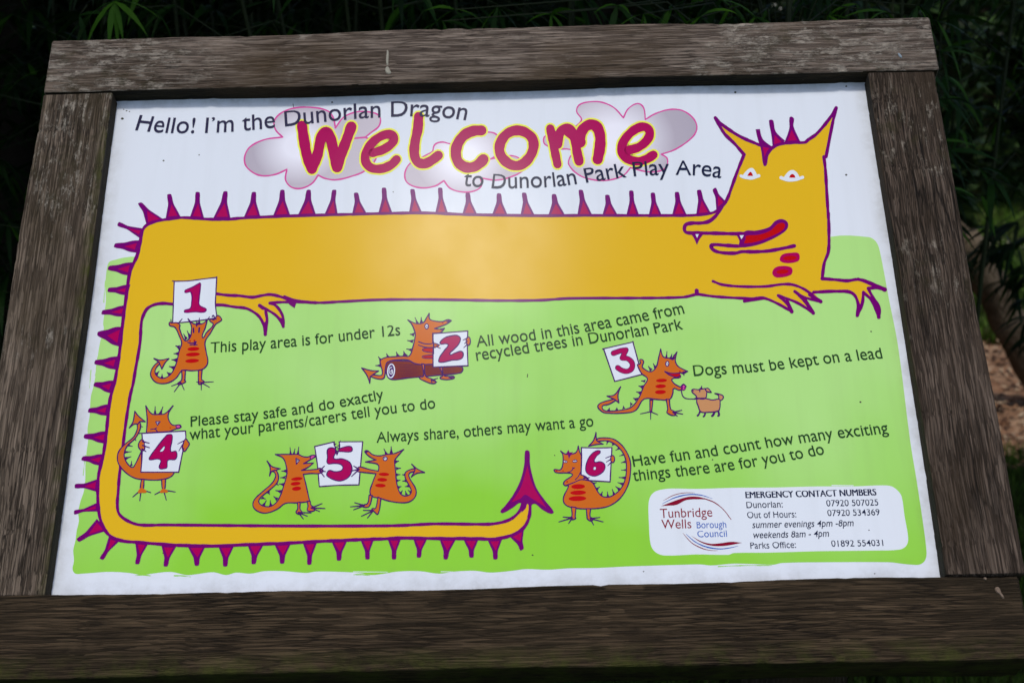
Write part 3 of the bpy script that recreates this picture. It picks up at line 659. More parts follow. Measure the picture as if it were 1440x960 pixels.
d.ell(827, 290, 17, 28, WHITE, 0.1, DKLINE, 12); d.ell(828, 290, 5, 8, DKLINE)
d.ell(1008, 555, 30, 36, PURPLE); d.ell(1012, 545, 12, 12, PINK); d.ell(1010, 570, 11, 10, PINK); d.stroke([(985, 540), (1010, 520), (1040, 545)], 12, DKLINE)
d.stroke([(985, 590), (1000, 650), (1040, 680), (1150, 686)], 12, DKLINE)
d.at(930, 510, 12)
LD = 20
for (x0, y0, x1, y1) in ((655, 815, 615, 888), (745, 820, 715, 902), (905, 815, 860, 892), (960, 805, 962, 890)): d.stroke([(x0, y0), (x1 + 12, y1 - 12), (x1 - 4, y1)], 34, DKLINE)
d.shape([(968, 625), (965, 550), (905, 515, 1), (965, 525), (1040, 555), (1040, 600), (985, 640)], TAN, DKLINE, LD)
d.shape([(610, 608), (740, 600), (860, 625), (975, 612), (992, 645), (978, 790), (930, 818), (780, 832), (665, 822), (620, 720), (598, 660)], TAN, DKLINE, LD)
d.shape([(515, 460), (630, 452), (690, 440), (765, 440), (768, 490), (738, 600), (600, 592), (590, 560)], TAN, DKLINE, LD)
d.shape([(745, 445), (790, 430), (842, 495, 1), (775, 485)], TAN, DKLINE, LD); d.tri((635, 445), (700, 435), (682, 385), DKLINE); d.stroke([(650, 455), (648, 485)], 22, DKLINE); d.stroke([(515, 460), (540, 470)], 26, DKLINE)
d.stroke([(570, 602), (650, 600), (740, 600)], 26, DKLINE)
d.build('small_dragon_picture', panel)

# 4: peeping over the card
d = fig((150, 560, 10))
spikes(d, [((250, 775), (262, 735), (350, 745)), ((265, 870), (250, 820), (345, 815)), ((325, 948), (368, 945), (350, 878)), ((272, 675), (310, 640), (368, 672)), ((380, 575), (412, 545), (412, 595)), ((470, 405), (478, 380), (512, 398)), ((660, 212), (700, 212), (682, 108)), ((730, 212), (778, 212), (792, 112))])
body(d, [(490, 740, 1), (380, 960), (340, 962), (270, 880), (245, 780), (290, 665), (400, 560), (470, 430), (472, 345), (440, 340), (430, 360), (430, 430), (380, 540), (260, 640), (172, 740), (150, 850), (180, 940), (280, 1050), (400, 1120), (520, 1137), (700, 1145), (840, 1125), (920, 1085), (955, 1030, 1), (490, 1030, 1)])
body(d, [(395, 182, 1), (450, 250), (542, 325, 1), (465, 325), (440, 358), (390, 358), (318, 412, 1), (370, 330)])
body(d, [(558, 482, 1), (570, 300), (550, 103, 1), (632, 215), (730, 222), (820, 213), (932, 104, 1), (872, 200), (868, 285), (925, 372), (1030, 374), (1042, 405), (960, 432), (880, 465, 1)])
d.ell(1005, 395, 32, 22, PINK, 0, DKLINE, 12)
card(d, [(496, 490, 1), (1108, 457, 1), (1112, 560), (1065, 770), (1012, 1035, 1), (480, 1035, 1), (502, 760), (500, 560)])
d.stroke([(455, 490), (520, 486)], 15, DKLINE)
d.shape([(840, 520), (880, 505), (920, 515), (918, 600), (902, 742), (978, 745), (970, 850), (862, 868), (850, 960), (832, 980), (742, 978), (755, 862), (605, 860), (600, 832), (700, 690)], CRIM, DKLINE, 15)
d.shape([(812, 670), (818, 695), (790, 740), (750, 745), (770, 710)], WHITE, DKLINE, 9)
d.shape([(495, 578), (455, 620), (445, 665), (465, 710), (510, 735), (535, 700), (530, 650), (525, 605)], ORANGE, DKLINE, LW * 10)
claws(d, (505, 605), [(598, 628)], 2.2); claws(d, (505, 660), [(602, 692)], 2.2); claws(d, (500, 710), [(552, 745)], 2.4)
d.shape([(1110, 570), (1140, 600), (1162, 640), (1130, 700), (1090, 742), (1065, 700), (1075, 640)], ORANGE, DKLINE, LW * 10)
claws(d, (1085, 595), [(998, 640)]); claws(d, (1065, 650), [(1015, 738)]); claws(d, (1085, 700), [(1062, 770)])
body(d, [(490, 1135, 1), (525, 1135, 1), (512, 1270), (475, 1270)]); body(d, [(772, 1137, 1), (828, 1128, 1), (815, 1275), (785, 1275)])
claws(d, (485, 1280), [(368, 1382), (465, 1435), (618, 1320)], 2.0); claws(d, (800, 1285), [(676, 1348), (838, 1425), (965, 1312)], 2.0)
d.poly([(472, 1262), (510, 1262), (560, 1312), (490, 1325), (440, 1322)], ORANGE); d.poly([(785, 1268), (812, 1268), (860, 1310), (800, 1322), (750, 1318)], ORANGE)
d.shape([(690, 325, 1), (752, 325, 1), (715, 378, 1)], WHITE, DKLINE, 14); d.ell(722, 345, 9, 12, DKLINE)
d.stroke([(620, 435), (680, 430), (715, 467)], 15, DKLINE); d.stroke([(672, 430), (702, 412)], 12, DKLINE); d.ell(893, 412, 9, 9, RED)
d.build('small_dragon_picture', panel)

# 5: two of them tugging at one card
d = fig((350, 615, 8))
card(d, [(740, 100, 1), (960, 47, 1), (958, 75), (972, 110), (978, 150), (992, 192, 1), (1012, 140), (1022, 95), (1015, 47, 1), (1280, 45, 1), (1262, 250), (1238, 530, 1), (1000, 535), (792, 550, 1), (770, 300)])
spikes(d, [((955, 60), (960, 90), (985, 70)), ((965, 95), (972, 125), (1000, 105)), ((975, 130), (985, 170), (1005, 150)), ((1020, 75), (1022, 105), (995, 90)), ((1022, 100), (1015, 130), (990, 125)), ((965, 165), (1010, 165), (990, 200)), ((955, 55), (965, 45), (940, 60)), ((1015, 45), (1020, 60), (1035, 30))])
d.shape([(890, 128), (962, 120), (975, 170, 1), (958, 235), (1050, 238), (1135, 278), (1160, 355), (1125, 440), (1040, 485), (960, 475), (882, 432), (878, 400), (905, 368), (960, 382), (1035, 372), (1058, 335), (1030, 300), (955, 290), (886, 290), (884, 220)], CRIM, DKLINE, 13)
d.shape([(1025, 122), (1145, 100), (1156, 152), (1040, 156), (1010, 150)], CRIM, DKLINE, 13)
spikes(d, [((425, 352), (422, 395), (366, 375)), ((415, 425), (402, 465), (350, 450)), ((398, 505), (385, 545), (336, 518)), ((372, 585), (352, 625), (298, 592)), ((332, 675), (308, 715), (276, 658)), ((265, 760), (225, 772), (240, 702)), ((180, 768), (148, 752), (198, 702)), ((130, 690), (160, 660), (190, 690)), ((205, 625), (235, 595), (235, 640)), ((300, 530), (320, 505), (335, 535)), ((455, 188), (485, 186), (463, 108)), ((490, 186), (520, 182), (518, 122)), ((535, 186), (568, 190), (560, 102))])
body(d, [(298, 188, 1), (460, 188), (560, 190), (600, 210), (660, 218), (715, 198), (758, 210, 1), (700, 243), (615, 292, 1), (725, 284, 1), (670, 330), (592, 368, 1), (760, 356), (800, 345), (835, 375), (795, 402), (700, 402), (612, 412, 1), (640, 520), (660, 610), (685, 718, 1), (540, 732), (410, 738), (320, 802), (200, 846), (110, 832), (48, 775), (60, 700), (150, 610), (262, 510), (302, 430), (285, 385), (268, 378), (298, 360), (332, 430), (318, 505), (230, 590), (125, 680), (112, 730), (170, 770), (255, 768), (330, 700), (392, 540), (428, 400), (420, 320), (385, 230)])
body(d, [(205, 262, 1), (260, 325), (352, 348, 1), (290, 368), (255, 380), (232, 428, 1), (240, 340)])
body(d, [(545, 730, 1), (578, 725, 1), (575, 800), (600, 850), (560, 860), (530, 838), (550, 800)]); body(d, [(655, 715, 1), (690, 715, 1), (700, 760), (735, 785), (735, 820), (660, 820), (665, 770)])
claws(d, (555, 840), [(612, 912), (658, 882), (700, 845)], 2.1); claws(d, (700, 790), [(822, 740), (855, 795), (795, 828)], 2.1); claws(d, (795, 370), [(850, 320), (862, 382), (848, 440)], 2.2)
for x, y, rx, ry in ((540, 463, 64, 20), (525, 517, 57, 21), (537, 573, 52, 24)): d.ell(x, y, rx, ry, RED, -0.1)
d.shape([(530, 232, 1), (568, 255, 1), (534, 297, 1)], WHITE, DKLINE, 12); d.ell(543, 258, 7, 9, DKLINE)
d.shape([(690, 220), (718, 198), (745, 205), (700, 242)], PINK, DKLINE, 11)
d.at(430, 615, 8)
spikes(d, [((1000, 248), (1010, 292), (1050, 262)), ((1012, 328), (1018, 365), (1072, 342)), ((1018, 398), (1022, 432), (1065, 414)), ((1022, 465), (1030, 498), (1065, 475)), ((1032, 540), (1045, 575), (1076, 545)), ((1055, 615), (1080, 642), (1088, 590)), ((1115, 645), (1150, 640), (1120, 595)), ((1172, 625), (1190, 600), (1148, 588)), ((1172, 560), (1150, 528), (1115, 550)), ((1130, 500), (1120, 470), (1085, 487)), ((1118, 435), (1115, 400), (1082, 415)), ((890, 192), (930, 188), (878, 122)), ((940, 186), (985, 182), (960, 96))])
body(d, [(665, 158), (682, 145), (705, 152), (750, 190), (830, 205), (900, 190), (1000, 178), (1100, 133, 1), (1045, 195), (1008, 240), (1000, 270), (1012, 400), (1025, 520), (1060, 622), (1110, 655), (1170, 640), (1188, 600), (1165, 540), (1122, 460), (1118, 400), (1150, 370), (1220, 350), (1235, 372), (1175, 392), (1158, 420), (1175, 470), (1238, 580), (1232, 660), (1165, 720), (1060, 730), (930, 710), (840, 682), (742, 656), (722, 602), (750, 510), (790, 405, 1), (700, 395), (620, 386), (575, 375), (590, 335), (620, 330), (720, 358), (815, 376, 1), (822, 325), (800, 295), (740, 282), (672, 272, 1), (790, 250, 1), (720, 215)])
body(d, [(1192, 298, 1), (1248, 348), (1335, 390, 1), (1250, 400), (1188, 440, 1), (1218, 388), (1228, 350)])
body(d, [(712, 645, 1), (748, 652, 1), (712, 772), (650, 780), (640, 760), (695, 740)]); body(d, [(812, 668, 1), (845, 684, 1), (812, 858), (770, 830), (745, 800), (785, 795)])
claws(d, (660, 762), [(550, 730), (502, 776), (538, 810)], 2.0); claws(d, (760, 818), [(648, 815), (626, 882), (694, 902)], 2.0); claws(d, (600, 355), [(540, 320), (505, 376), (515, 436)], 2.2)
for x, y, rx, ry in ((880, 412, 60, 19), (860, 473, 57, 21), (840, 538, 60, 21)): d.ell(x, y, rx, ry, RED, 0.03)
d.ell(893, 236, 22, 22, WHITE, 0, DKLINE, 12); d.ell(890, 232, 8, 8, DKLINE)
d.stroke([(672, 165), (700, 152)], 20, DKLINE)
d.build('small_dragon_picture', panel)

# 6: long tail curled round, smiling
d = fig((765, 600, 10))
spikes(d, [((878, 200), (915, 205), (880, 248)), ((955, 232), (995, 250), (955, 264)), ((1045, 285), (1080, 312), (1005, 328)), ((1102, 378), (1122, 402), (1058, 407)), ((1135, 472), (1152, 505), (1082, 502)), ((1150, 588), (1152, 618), (1085, 606)), ((1145, 692), (1135, 735), (1050, 708)), ((1118, 782), (1095, 820), (1035, 778)), ((1078, 858), (1045, 895), (1005, 832)), ((1005, 938), (965, 960), (958, 870)), ((920, 980), (878, 982), (890, 905)), ((825, 975), (778, 950), (822, 905)), ((755, 895), (725, 855), (785, 838)), ((705, 812), (688, 775), (740, 778))])
body(d, [(140, 605), (160, 597), (235, 598), (268, 500), (262, 380), (235, 338, 1), (305, 382), (430, 370), (462, 340), (482, 268, 1), (500, 350), (525, 405), (520, 660, 1), (640, 755, 1), (690, 790), (760, 915), (830, 978), (940, 975), (1070, 880), (1140, 740), (1160, 560), (1130, 400), (1040, 275), (930, 205), (850, 192), (745, 197), (760, 162), (900, 155), (1010, 187), (1130, 300), (1210, 470), (1216, 640), (1180, 820), (1080, 990), (940, 1098), (800, 1138), (600, 1150), (480, 1145), (330, 1110), (275, 1050), (280, 970), (345, 825), (300, 825), (275, 795), (300, 752), (400, 682), (392, 657), (330, 645), (170, 640)])
body(d, [(730, 78, 1), (735, 160), (745, 195), (832, 240, 1), (740, 246), (628, 268, 1), (690, 200), (715, 140)])
d.stroke([(300, 825), (420, 780), (520, 740), (640, 755)], 16, DKLINE); d.stroke([(510, 640), (480, 700), (440, 740)], 14, DKLINE); d.ell(325, 770, 12, 12, RED)
card(d, [(525, 290, 1), (740, 295), (955, 290, 1), (945, 480), (930, 770, 1), (640, 752, 1), (590, 700), (520, 670, 1), (530, 480)])
d.shape([(742, 335), (785, 335), (788, 365), (735, 415), (710, 490), (795, 488), (855, 530), (845, 610), (765, 675), (690, 690), (610, 655), (585, 580), (620, 450), (680, 370)], CRIM, DKLINE, 14)
d.ell(713, 582, 20, 24, WHITE, 0.2, DKLINE, 7)
d.ell(965, 450, 28, 50, ORANGE, 0, DKLINE, 16); claws(d, (950, 405), [(868, 437)]); claws(d, (945, 450), [(878, 492)]); claws(d, (950, 490), [(898, 545)])
claws(d, (560, 720), [(640, 712)], 2.2)
for x, y, rx, ry in ((480, 837, 98, 35), (480, 923, 112, 32), (470, 1005, 125, 36)): d.ell(x, y, rx, ry, RED, -0.03)
body(d, [(385, 1122, 1), (450, 1132, 1), (438, 1262), (445, 1285), (390, 1300), (375, 1275), (395, 1245)]); body(d, [(595, 1148, 1), (655, 1148, 1), (648, 1258), (690, 1290), (660, 1320), (610, 1290), (605, 1262)])
claws(d, (400, 1275), [(268, 1264), (210, 1332), (346, 1354)], 2.1); claws(d, (650, 1285), [(785, 1270), (830, 1332), (698, 1376)], 2.1)
d.shape([(270, 490), (300, 470), (325, 495)], WHITE, DKLINE, 11); d.shape([(405, 488), (438, 462), (462, 485)], WHITE, DKLINE, 11); d.ell(303, 486, 7, 9, DKLINE); d.ell(435, 478, 7, 9, DKLINE)
d.stroke([(330, 640), (380, 620), (415, 578)], 15, DKLINE); d.stroke([(400, 572), (432, 575)], 12, DKLINE); d.ell(268, 617, 10, 8, RED); d.ell(175, 615, 16, 10, RED)
d.poly([(310, 375, 1), (345, 320, 1), (362, 355), (405, 350, 1), (395, 370), (425, 368, 1), (375, 400), (350, 450, 1), (335, 395)], PURPLE)
d.build('small_dragon_picture', panel)

# ------------------------------------------------------------------ weathered timber
def nd(nt, t, **kw):
    n = nt.nodes.new(t)
    for k, v in kw.items(): setattr(n, k, v)
    return n
def ramp(nt, fac, stops, interp='LINEAR'):
    r = nd(nt, 'ShaderNodeValToRGB'); e = r.color_ramp; e.interpolation = interp
    while len(e.elements) < len(stops): e.elements.new(0.5)
    for el, (p, c) in zip(e.elements, stops):
        el.position = p; el.color = (*c, 1) if len(c) == 3 else c
    nt.links.new(fac, r.inputs[0]); return r.outputs[0]
def noise(nt, co, scale, detail=6, rough=0.6, stretch=None, off=(0, 0, 0), dist=0.0):
    v = co
    mp = nd(nt, 'ShaderNodeMapping'); mp.inputs['Scale'].default_value = stretch or (1, 1, 1); mp.inputs['Location'].default_value = off
    nt.links.new(co, mp.inputs[0]); v = mp.outputs[0]
    n = nd(nt, 'ShaderNodeTexNoise'); n.inputs['Scale'].default_value = scale; n.inputs['Detail'].default_value = detail; n.inputs['Roughness'].default_value = rough
    n.inputs['Distortion'].default_value = dist
    nt.links.new(v, n.inputs['Vector']); return n.outputs['Fac']
def mixc(nt, f, a, b, mode='MIX'):
    m = nd(nt, 'ShaderNodeMix', data_type='RGBA', blend_type=mode)
    for s, i in ((f, 0), (a, 6), (b, 7)):
        if hasattr(s, 'is_linked'): nt.links.new(s, m.inputs[i])
        elif i == 0: m.inputs[0].default_value = s
        else: m.inputs[i].default_value = (*s, 1)
    return m.outputs[2]
def math_(nt, op, a, b=0.0, clamp=False):
    m = nd(nt, 'ShaderNodeMath', operation=op, use_clamp=clamp)
    for s, i in ((a, 0), (b, 1)):
        if hasattr(s, 'is_linked'): nt.links.new(s, m.inputs[i])
        else: m.inputs[i].default_value = s
    return m.outputs[0]
def rng(nt, v, a, b, lo=0.0, hi=1.0):
    m = nd(nt, 'ShaderNodeMapRange'); nt.links.new(v, m.inputs[0])
    for i, x in zip((1, 2, 3, 4), (a, b, lo, hi)): m.inputs[i].default_value = x
    return m.outputs[0]

def timber(name, axis, dark, mid, pale, lichen=0.0, lt=0.53, zone=None, lichen_col=(0.36, 0.31, 0.25), moss=0.0, crack=0.35, seed=0.0, brown=(0.05, 0.032, 0.016), moss_at=None, wear=0.5, wavy=0.5):
    m = bpy.data.materials.new(name); m.use_nodes = True
    nt = m.node_tree; p = nt.nodes['Principled BSDF']
    tc = nd(nt, 'ShaderNodeTexCoord'); co = tc.outputs['Object']
    def st(al, ac):
        return {'X': (al, ac, ac), 'Y': (ac, al, ac), 'Z': (ac, ac, al)}[axis]
    o = (seed, seed * 1.7, seed * 0.6)
    broad0 = noise(nt, co, 8, 4, 0.6, st(0.7, 2.0), (seed + 21, 4, 4))
    grain = noise(nt, co, 13, 9, 0.74, st(0.9, 36), o)
    fine = noise(nt, co, 34, 6, 0.75, st(1, 13), o)
    col = ramp(nt, grain, [(0.18, dark), (0.48, mid), (0.86, pale)])
    col = mixc(nt, rng(nt, fine, 0.35, 0.7, 0.0, 0.55), col, mixc(nt, 0.5, col, (0, 0, 0)), 'MIX')
    # weathered fibres: long thin cells with open furrows between them
    def cells(al, ac, feat, off):
        mp = nd(nt, 'ShaderNodeMapping'); mp.inputs['Scale'].default_value = st(al, ac); mp.inputs['Location'].default_value = off
        wv = nd(nt, 'ShaderNodeVectorMath', operation='ADD')
        wn_ = nd(nt, 'ShaderNodeTexNoise'); wn_.inputs['Scale'].default_value = 9; wn_.inputs['Detail'].default_value = 3
        nt.links.new(co, wn_.inputs['Vector'])
        sc_ = nd(nt, 'ShaderNodeVectorMath', operation='SCALE'); sc_.inputs['Scale'].default_value = 0.006 * wavy
        nt.links.new(wn_.outputs['Color'], sc_.inputs[0]); nt.links.new(co, wv.inputs[0]); nt.links.new(sc_.outputs[0], wv.inputs[1])
        nt.links.new(wv.outputs[0], mp.inputs[0])
        v = nd(nt, 'ShaderNodeTexVoronoi', feature=feat); v.inputs['Scale'].default_value = 1
        nt.links.new(mp.outputs[0], v.inputs['Vector']); return v
    vf = cells(22, 440, 'F1', (seed, 3, 8)); ve = cells(22, 440, 'DISTANCE_TO_EDGE', (seed, 3, 8))
    vc = nd(nt, 'ShaderNodeSeparateColor'); nt.links.new(vf.outputs['Color'], vc.inputs[0])
    tone = rng(nt, vc.outputs[0], 0, 1, -1, 1)
    col = mixc(nt, math_(nt, 'MULTIPLY', math_(nt, 'MAXIMUM', tone, 0), 0.42), col, pale)
    col = mixc(nt, math_(nt, 'MULTIPLY', math_(nt, 'MAXIMUM', math_(nt, 'MULTIPLY', tone, -1.0), 0), 0.55), col, dark)
    furm = math_(nt, 'MULTIPLY', rng(nt, ve.outputs['Distance'], 0.02, 0.13, 1.0, 0.0), rng(nt, broad0, 0.36, 0.6, 0.35, 1.0))
    col = mixc(nt, math_(nt, 'MULTIPLY', furm, 0.8), col, tuple(x * 0.4 for x in dark))
    v2 = cells(34, 700, 'F1', (seed + 4, 1, 2))
    v2c = nd(nt, 'ShaderNodeSeparateColor'); nt.links.new(v2.outputs['Color'], v2c.inputs[0])
    col = mixc(nt, math_(nt, 'MULTIPLY', rng(nt, v2c.outputs[1], 0.72, 0.95), 0.5), col, pale)
    col = mixc(nt, math_(nt, 'MULTIPLY', rng(nt, v2c.outputs[2], 0.70, 0.95), 0.5), col, dark)
    # broad weathering
    broad = noise(nt, co, 7, 7, 0.62, st(0.6, 1.3), (seed + 3, 1, 2))
    col = mixc(nt, rng(nt, broad, 0.46, 0.66, 0.0, 0.75), col, brown)
    pale_n = noise(nt, co, 22, 10, 0.72, st(0.6, 1.6), (seed + 8, 4, 2))
    col = mixc(nt, math_(nt, 'MULTIPLY', rng(nt, pale_n, 0.55, 0.72), wear), col, pale)
    h = math_(nt, 'MULTIPLY', grain, 0.6)
    h = math_(nt, 'ADD', h, math_(nt, 'MULTIPLY', fine, 0.35))
    h = math_(nt, 'SUBTRACT', h, math_(nt, 'MULTIPLY', furm, 0.5))
    # checks along the grain
    ck = noise(nt, co, 6, 3, 0.5, st(0.45, 12), (seed + 5, 9, 1), 0.25)
    ck = math_(nt, 'ABSOLUTE', math_(nt, 'SUBTRACT', ck, 0.5))
    ckm = rng(nt, ck, 0.004, 0.016, 1.0, 0.0)
    brk = rng(nt, noise(nt, co, 5, 2, 0.5, st(1, 3), (seed, 2, 7)), 0.45, 0.6)
    ckm = math_(nt, 'MULTIPLY', ckm, math_(nt, 'MULTIPLY', brk, crack))
    col = mixc(nt, math_(nt, 'MULTIPLY', ckm, 0.92), col, (0.006, 0.004, 0.003))
    h = math_(nt, 'SUBTRACT', h, math_(nt, 'MULTIPLY', ckm, 0.8))
    if lichen > 0:
        ln = noise(nt, co, 70, 10, 0.8, st(0.5, 1.3), (seed + 2, 5, 3), 0.15)
        ln = math_(nt, 'ADD', math_(nt, 'MULTIPLY', ln, 0.72), math_(nt, 'MULTIPLY', grain, 0.28))
        lm = noise(nt, co, 11, 6, 0.65, st(0.8, 1.0), (seed + 6, 3, 8))
        if zone:
            sx = nd(nt, 'ShaderNodeSeparateXYZ'); nt.links.new(co, sx.inputs[0])
            zsum = None
            for (c0, hw) in zone:
                zz = rng(nt, math_(nt, 'ABSOLUTE', math_(nt, 'SUBTRACT', sx.outputs['XYZ'.index(axis)], c0)), hw * 0.1, hw, 0.14, -0.14)
                zsum = zz if zsum is None else math_(nt, 'MAXIMUM', zsum, zz)
            lm = math_(nt, 'ADD', lm, zsum)
        f = math_(nt, 'MULTIPLY', rng(nt, ln, lt, lt + 0.05), rng(nt, lm, 0.60 - 0.22 * lichen, 0.70 - 0.20 * lichen))
        f = math_(nt, 'MULTIPLY', f, 0.85)
        lc = mixc(nt, noise(nt, co, 60, 3, 0.6, None, (seed, 8, 1)), lichen_col, tuple(x * 0.55 for x in lichen_col))
        col = mixc(nt, f, col, lc)
        h = math_(nt, 'ADD', h, math_(nt, 'MULTIPLY', f, 0.5))
        # brown-green crust round it
        cr = math_(nt, 'MULTIPLY', rng(nt, noise(nt, co, 40, 8, 0.7, None, (seed + 1, 1, 9)), 0.52, 0.66), rng(nt, lm, 0.5, 0.64))
        col = mixc(nt, math_(nt, 'MULTIPLY', cr, 0.7), col, (0.036, 0.030, 0.012))
    sp = noise(nt, co, 190, 5, 0.75, None, (seed, 3, 4))
    col = mixc(nt, math_(nt, 'MULTIPLY', rng(nt, sp, 0.70, 0.78), 0.6), col, (0.26, 0.24, 0.20))
    if moss > 0:
        ax, lo, hi = moss_at
        sx = nd(nt, 'ShaderNodeSeparateXYZ'); nt.links.new(co, sx.inputs[0])
        g = rng(nt, sx.outputs[ax], lo, hi, 1.0, 0.0)
        mn = noise(nt, co, 30, 8, 0.7, None, (seed + 4, 2, 6))
        f = math_(nt, 'MULTIPLY', g, rng(nt, mn, 0.42, 0.62))
        col = mixc(nt, math_(nt, 'MULTIPLY', f, moss), col, (0.055, 0.062, 0.010))
        h = math_(nt, 'ADD', h, math_(nt, 'MULTIPLY', f, 0.5))
    nt.links.new(col, p.inputs['Base Color'])
    p.inputs['Roughness'].default_value = 0.86
    p.inputs['Specular IOR Level'].default_value = 0.18
    b = nd(nt, 'ShaderNodeBump'); b.inputs['Strength'].default_value = 0.75; b.inputs['Distance'].default_value = 0.0022
    nt.links.new(h, b.inputs['Height']); nt.links.new(b.outputs[0], p.inputs['Normal'])
    return m

def beam(name, lo, hi, axis, mat, r=0.0022, n=130, wob=0.0009, seed=1, xf=None, parent=None, under=None):
    """a sawn timber with softened, slightly uneven arrises"""
    rnd = random.Random(seed)
    a = 'XYZ'.index(axis); b, c = (a + 1) % 3, (a + 2) % 3
    sec = []
    for (sb, sc, a0) in ((1, 1, 0), (-1, 1, 90), (-1, -1, 180), (1, -1, 270)):
        for k in range(4):
            t = R_(a0 + 30 * k)
            sec.append((sb, sc, math.cos(t), math.sin(t)))
    V, F = [], []
    ph = [rnd.uniform(0, 6.28) for _ in range(8)]
    mb, mc = (lo[b] + hi[b]) / 2, (lo[c] + hi[c]) / 2
    hb, hc = (hi[b] - lo[b]) / 2, (hi[c] - lo[c]) / 2
    st = [0.0, 0.0] + [k / n for k in range(1, n)] + [1.0, 1.0]
    ins = [r * 0.8, 0.0] + [0.0] * (n - 1) + [0.0, r * 0.8]
    Ln = hi[a] - lo[a]
    for i, (t, q) in enumerate(zip(st, ins)):
        pos = lo[a] + Ln * t
        if i == 1: pos += r * 0.8
        if i == len(st) - 2: pos -= r * 0.8
        s = pos * 9
        for j, (sb, sc, cb, cc) in enumerate(sec):
            g = j // 4
            if j % 4 == 0:
                nk = rnd.uniform(.0004, .0011) if rnd.random() < .06 else rnd.uniform(0, .0002)
            w1 = wob * (math.sin(s + ph[g]) + 0.6 * math.sin(s * 2.7 + ph[g + 4]) + rnd.uniform(-.12, .12)) - nk
            vb = mb + sb * (hb - r - q * 0) + cb * (r - q * 0.8) + w1 * sb - sb * q * 0.2
            vc = mc + sc * (hc - r) + cc * (r - q * 0.8) + w1 * 0.7 * sc - sc * q * 0.2
            co = [0, 0, 0]; co[a] = pos; co[b] = vb; co[c] = vc
            V.append(co)
    m = len(sec)
    for i in range(len(st) - 1):
        for j in range(m):
            k = (j + 1) % m
            F.append((i*m + j, i*m + k, (i+1)*m + k, (i+1)*m + j))
    F.append(tuple(range(m))[::-1]); F.append(tuple((len(st)-1)*m + j for j in range(m)))
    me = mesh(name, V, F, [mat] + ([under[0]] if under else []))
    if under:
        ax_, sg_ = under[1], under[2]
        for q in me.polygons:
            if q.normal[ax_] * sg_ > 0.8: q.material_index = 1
    me.polygons.foreach_set('use_smooth', [True] * len(me.polygons)); me.update()
    try: me.set_sharp_from_angle(angle=R_(40))
    except Exception: pass
    o = obj(name, me, parent)
    if xf is not None: o.matrix_local = xf
    return o

WT = timber('weathered_oak_rail', 'X', (0.034, 0.024, 0.018), (0.135, 0.102, 0.082), (0.36, 0.29, 0.235), lichen=0.66, lichen_col=(0.47, 0.41, 0.34), lt=0.50, zone=((-0.41, 0.24), (0.42, 0.24)), crack=0.5, seed=1.3, wear=0.4, brown=(0.060, 0.038, 0.018))
WL = timber('weathered_oak_stile', 'Y', (0.016, 0.011, 0.007), (0.092, 0.067, 0.048), (0.29, 0.225, 0.17), lichen=0.36, lichen_col=(0.50, 0.44, 0.36), lt=0.53, zone=((0.2, 0.2), (-0.02, 0.06)), crack=0.6, seed=4.1, moss=0.8, moss_at=(0, -0.4165, -0.428), wear=0.2, brown=(0.040, 0.028, 0.013))
WR = timber('weathered_oak_stile_checked', 'Y', (0.012, 0.008, 0.005), (0.070, 0.048, 0.034), (0.18, 0.135, 0.105), lichen=0.38, lichen_col=(0.40, 0.34, 0.27), lt=0.53, zone=((0.24, 0.16), (0.05, 0.1)), crack=1.0, seed=7.7, wear=0.2, wavy=1.6, brown=(0.030, 0.019, 0.010))
WB = timber('damp_oak_rail', 'X', (0.008, 0.005, 0.0025), (0.040, 0.026, 0.013), (0.125, 0.084, 0.048), lichen=0.0, crack=0.35, seed=9.2, moss=0.8, moss_at=(1, -0.367, -0.345), wear=0.25, brown=(0.016, 0.011, 0.005))
WP = timber('dark_oak_post', 'Z', (0.012, 0.009, 0.007), (0.03, 0.022, 0.017), (0.07, 0.055, 0.045), lichen=0.1, seed=2.2, wear=0.3)
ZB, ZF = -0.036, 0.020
DKX = timber('darker_rail_underside', 'X', (0.006, 0.005, 0.003), (0.016, 0.013, 0.007), (0.034, 0.028, 0.015), seed=6.6, wear=0.2, crack=0.2)  # darker timber for the underside of the top rail
DKY = timber('darker_stile_inner', 'Y', (0.010, 0.008, 0.005), (0.022, 0.018, 0.012), (0.05, 0.044, 0.032), seed=6.1, wear=0.3, crack=0.2)  # darker timber for the inner sides of the stiles
tr = beam('top_rail', (-0.4935, 0.2867, ZB), (0.4935, 0.3608, ZF), 'X', WT, seed=3, under=(DKX, 1, -1), xf=BM, parent=board)
sl = beam('stile', (-0.4940, -0.2902, ZB), (-0.4160, 0.2861, ZF - 0.0008), 'Y', WL, seed=4, under=(DKY, 0, 1), xf=BM, parent=board)
sr = beam('stile', (0.4155, -0.2900, ZB), (0.4885, 0.2860, ZF - 0.0006), 'Y', WR, seed=5, under=(DKY, 0, -1), xf=BM, parent=board)
br = beam('bottom_rail', (-0.4950, -0.3680, ZB), (0.4815, -0.2908, ZF), 'X', WB, seed=6, xf=BM, parent=board)
tag(tr, 'pale lichened top rail'); tag(br, 'dark damp bottom rail with green moss'); tag(sl, 'left stile with mossy inner edge'); tag(sr, 'right stile with long dark checks')
PLY = timber('backing_ply', 'X', (0.03, 0.02, 0.015), (0.06, 0.045, 0.03), (0.1, 0.08, 0.06), seed=3.3)
bb = beam('backing_board', (-0.4155, -0.290, -0.024), (0.4150, 0.2855, -0.0065), 'X', PLY, r=0.002, seed=8, xf=BM, parent=board)
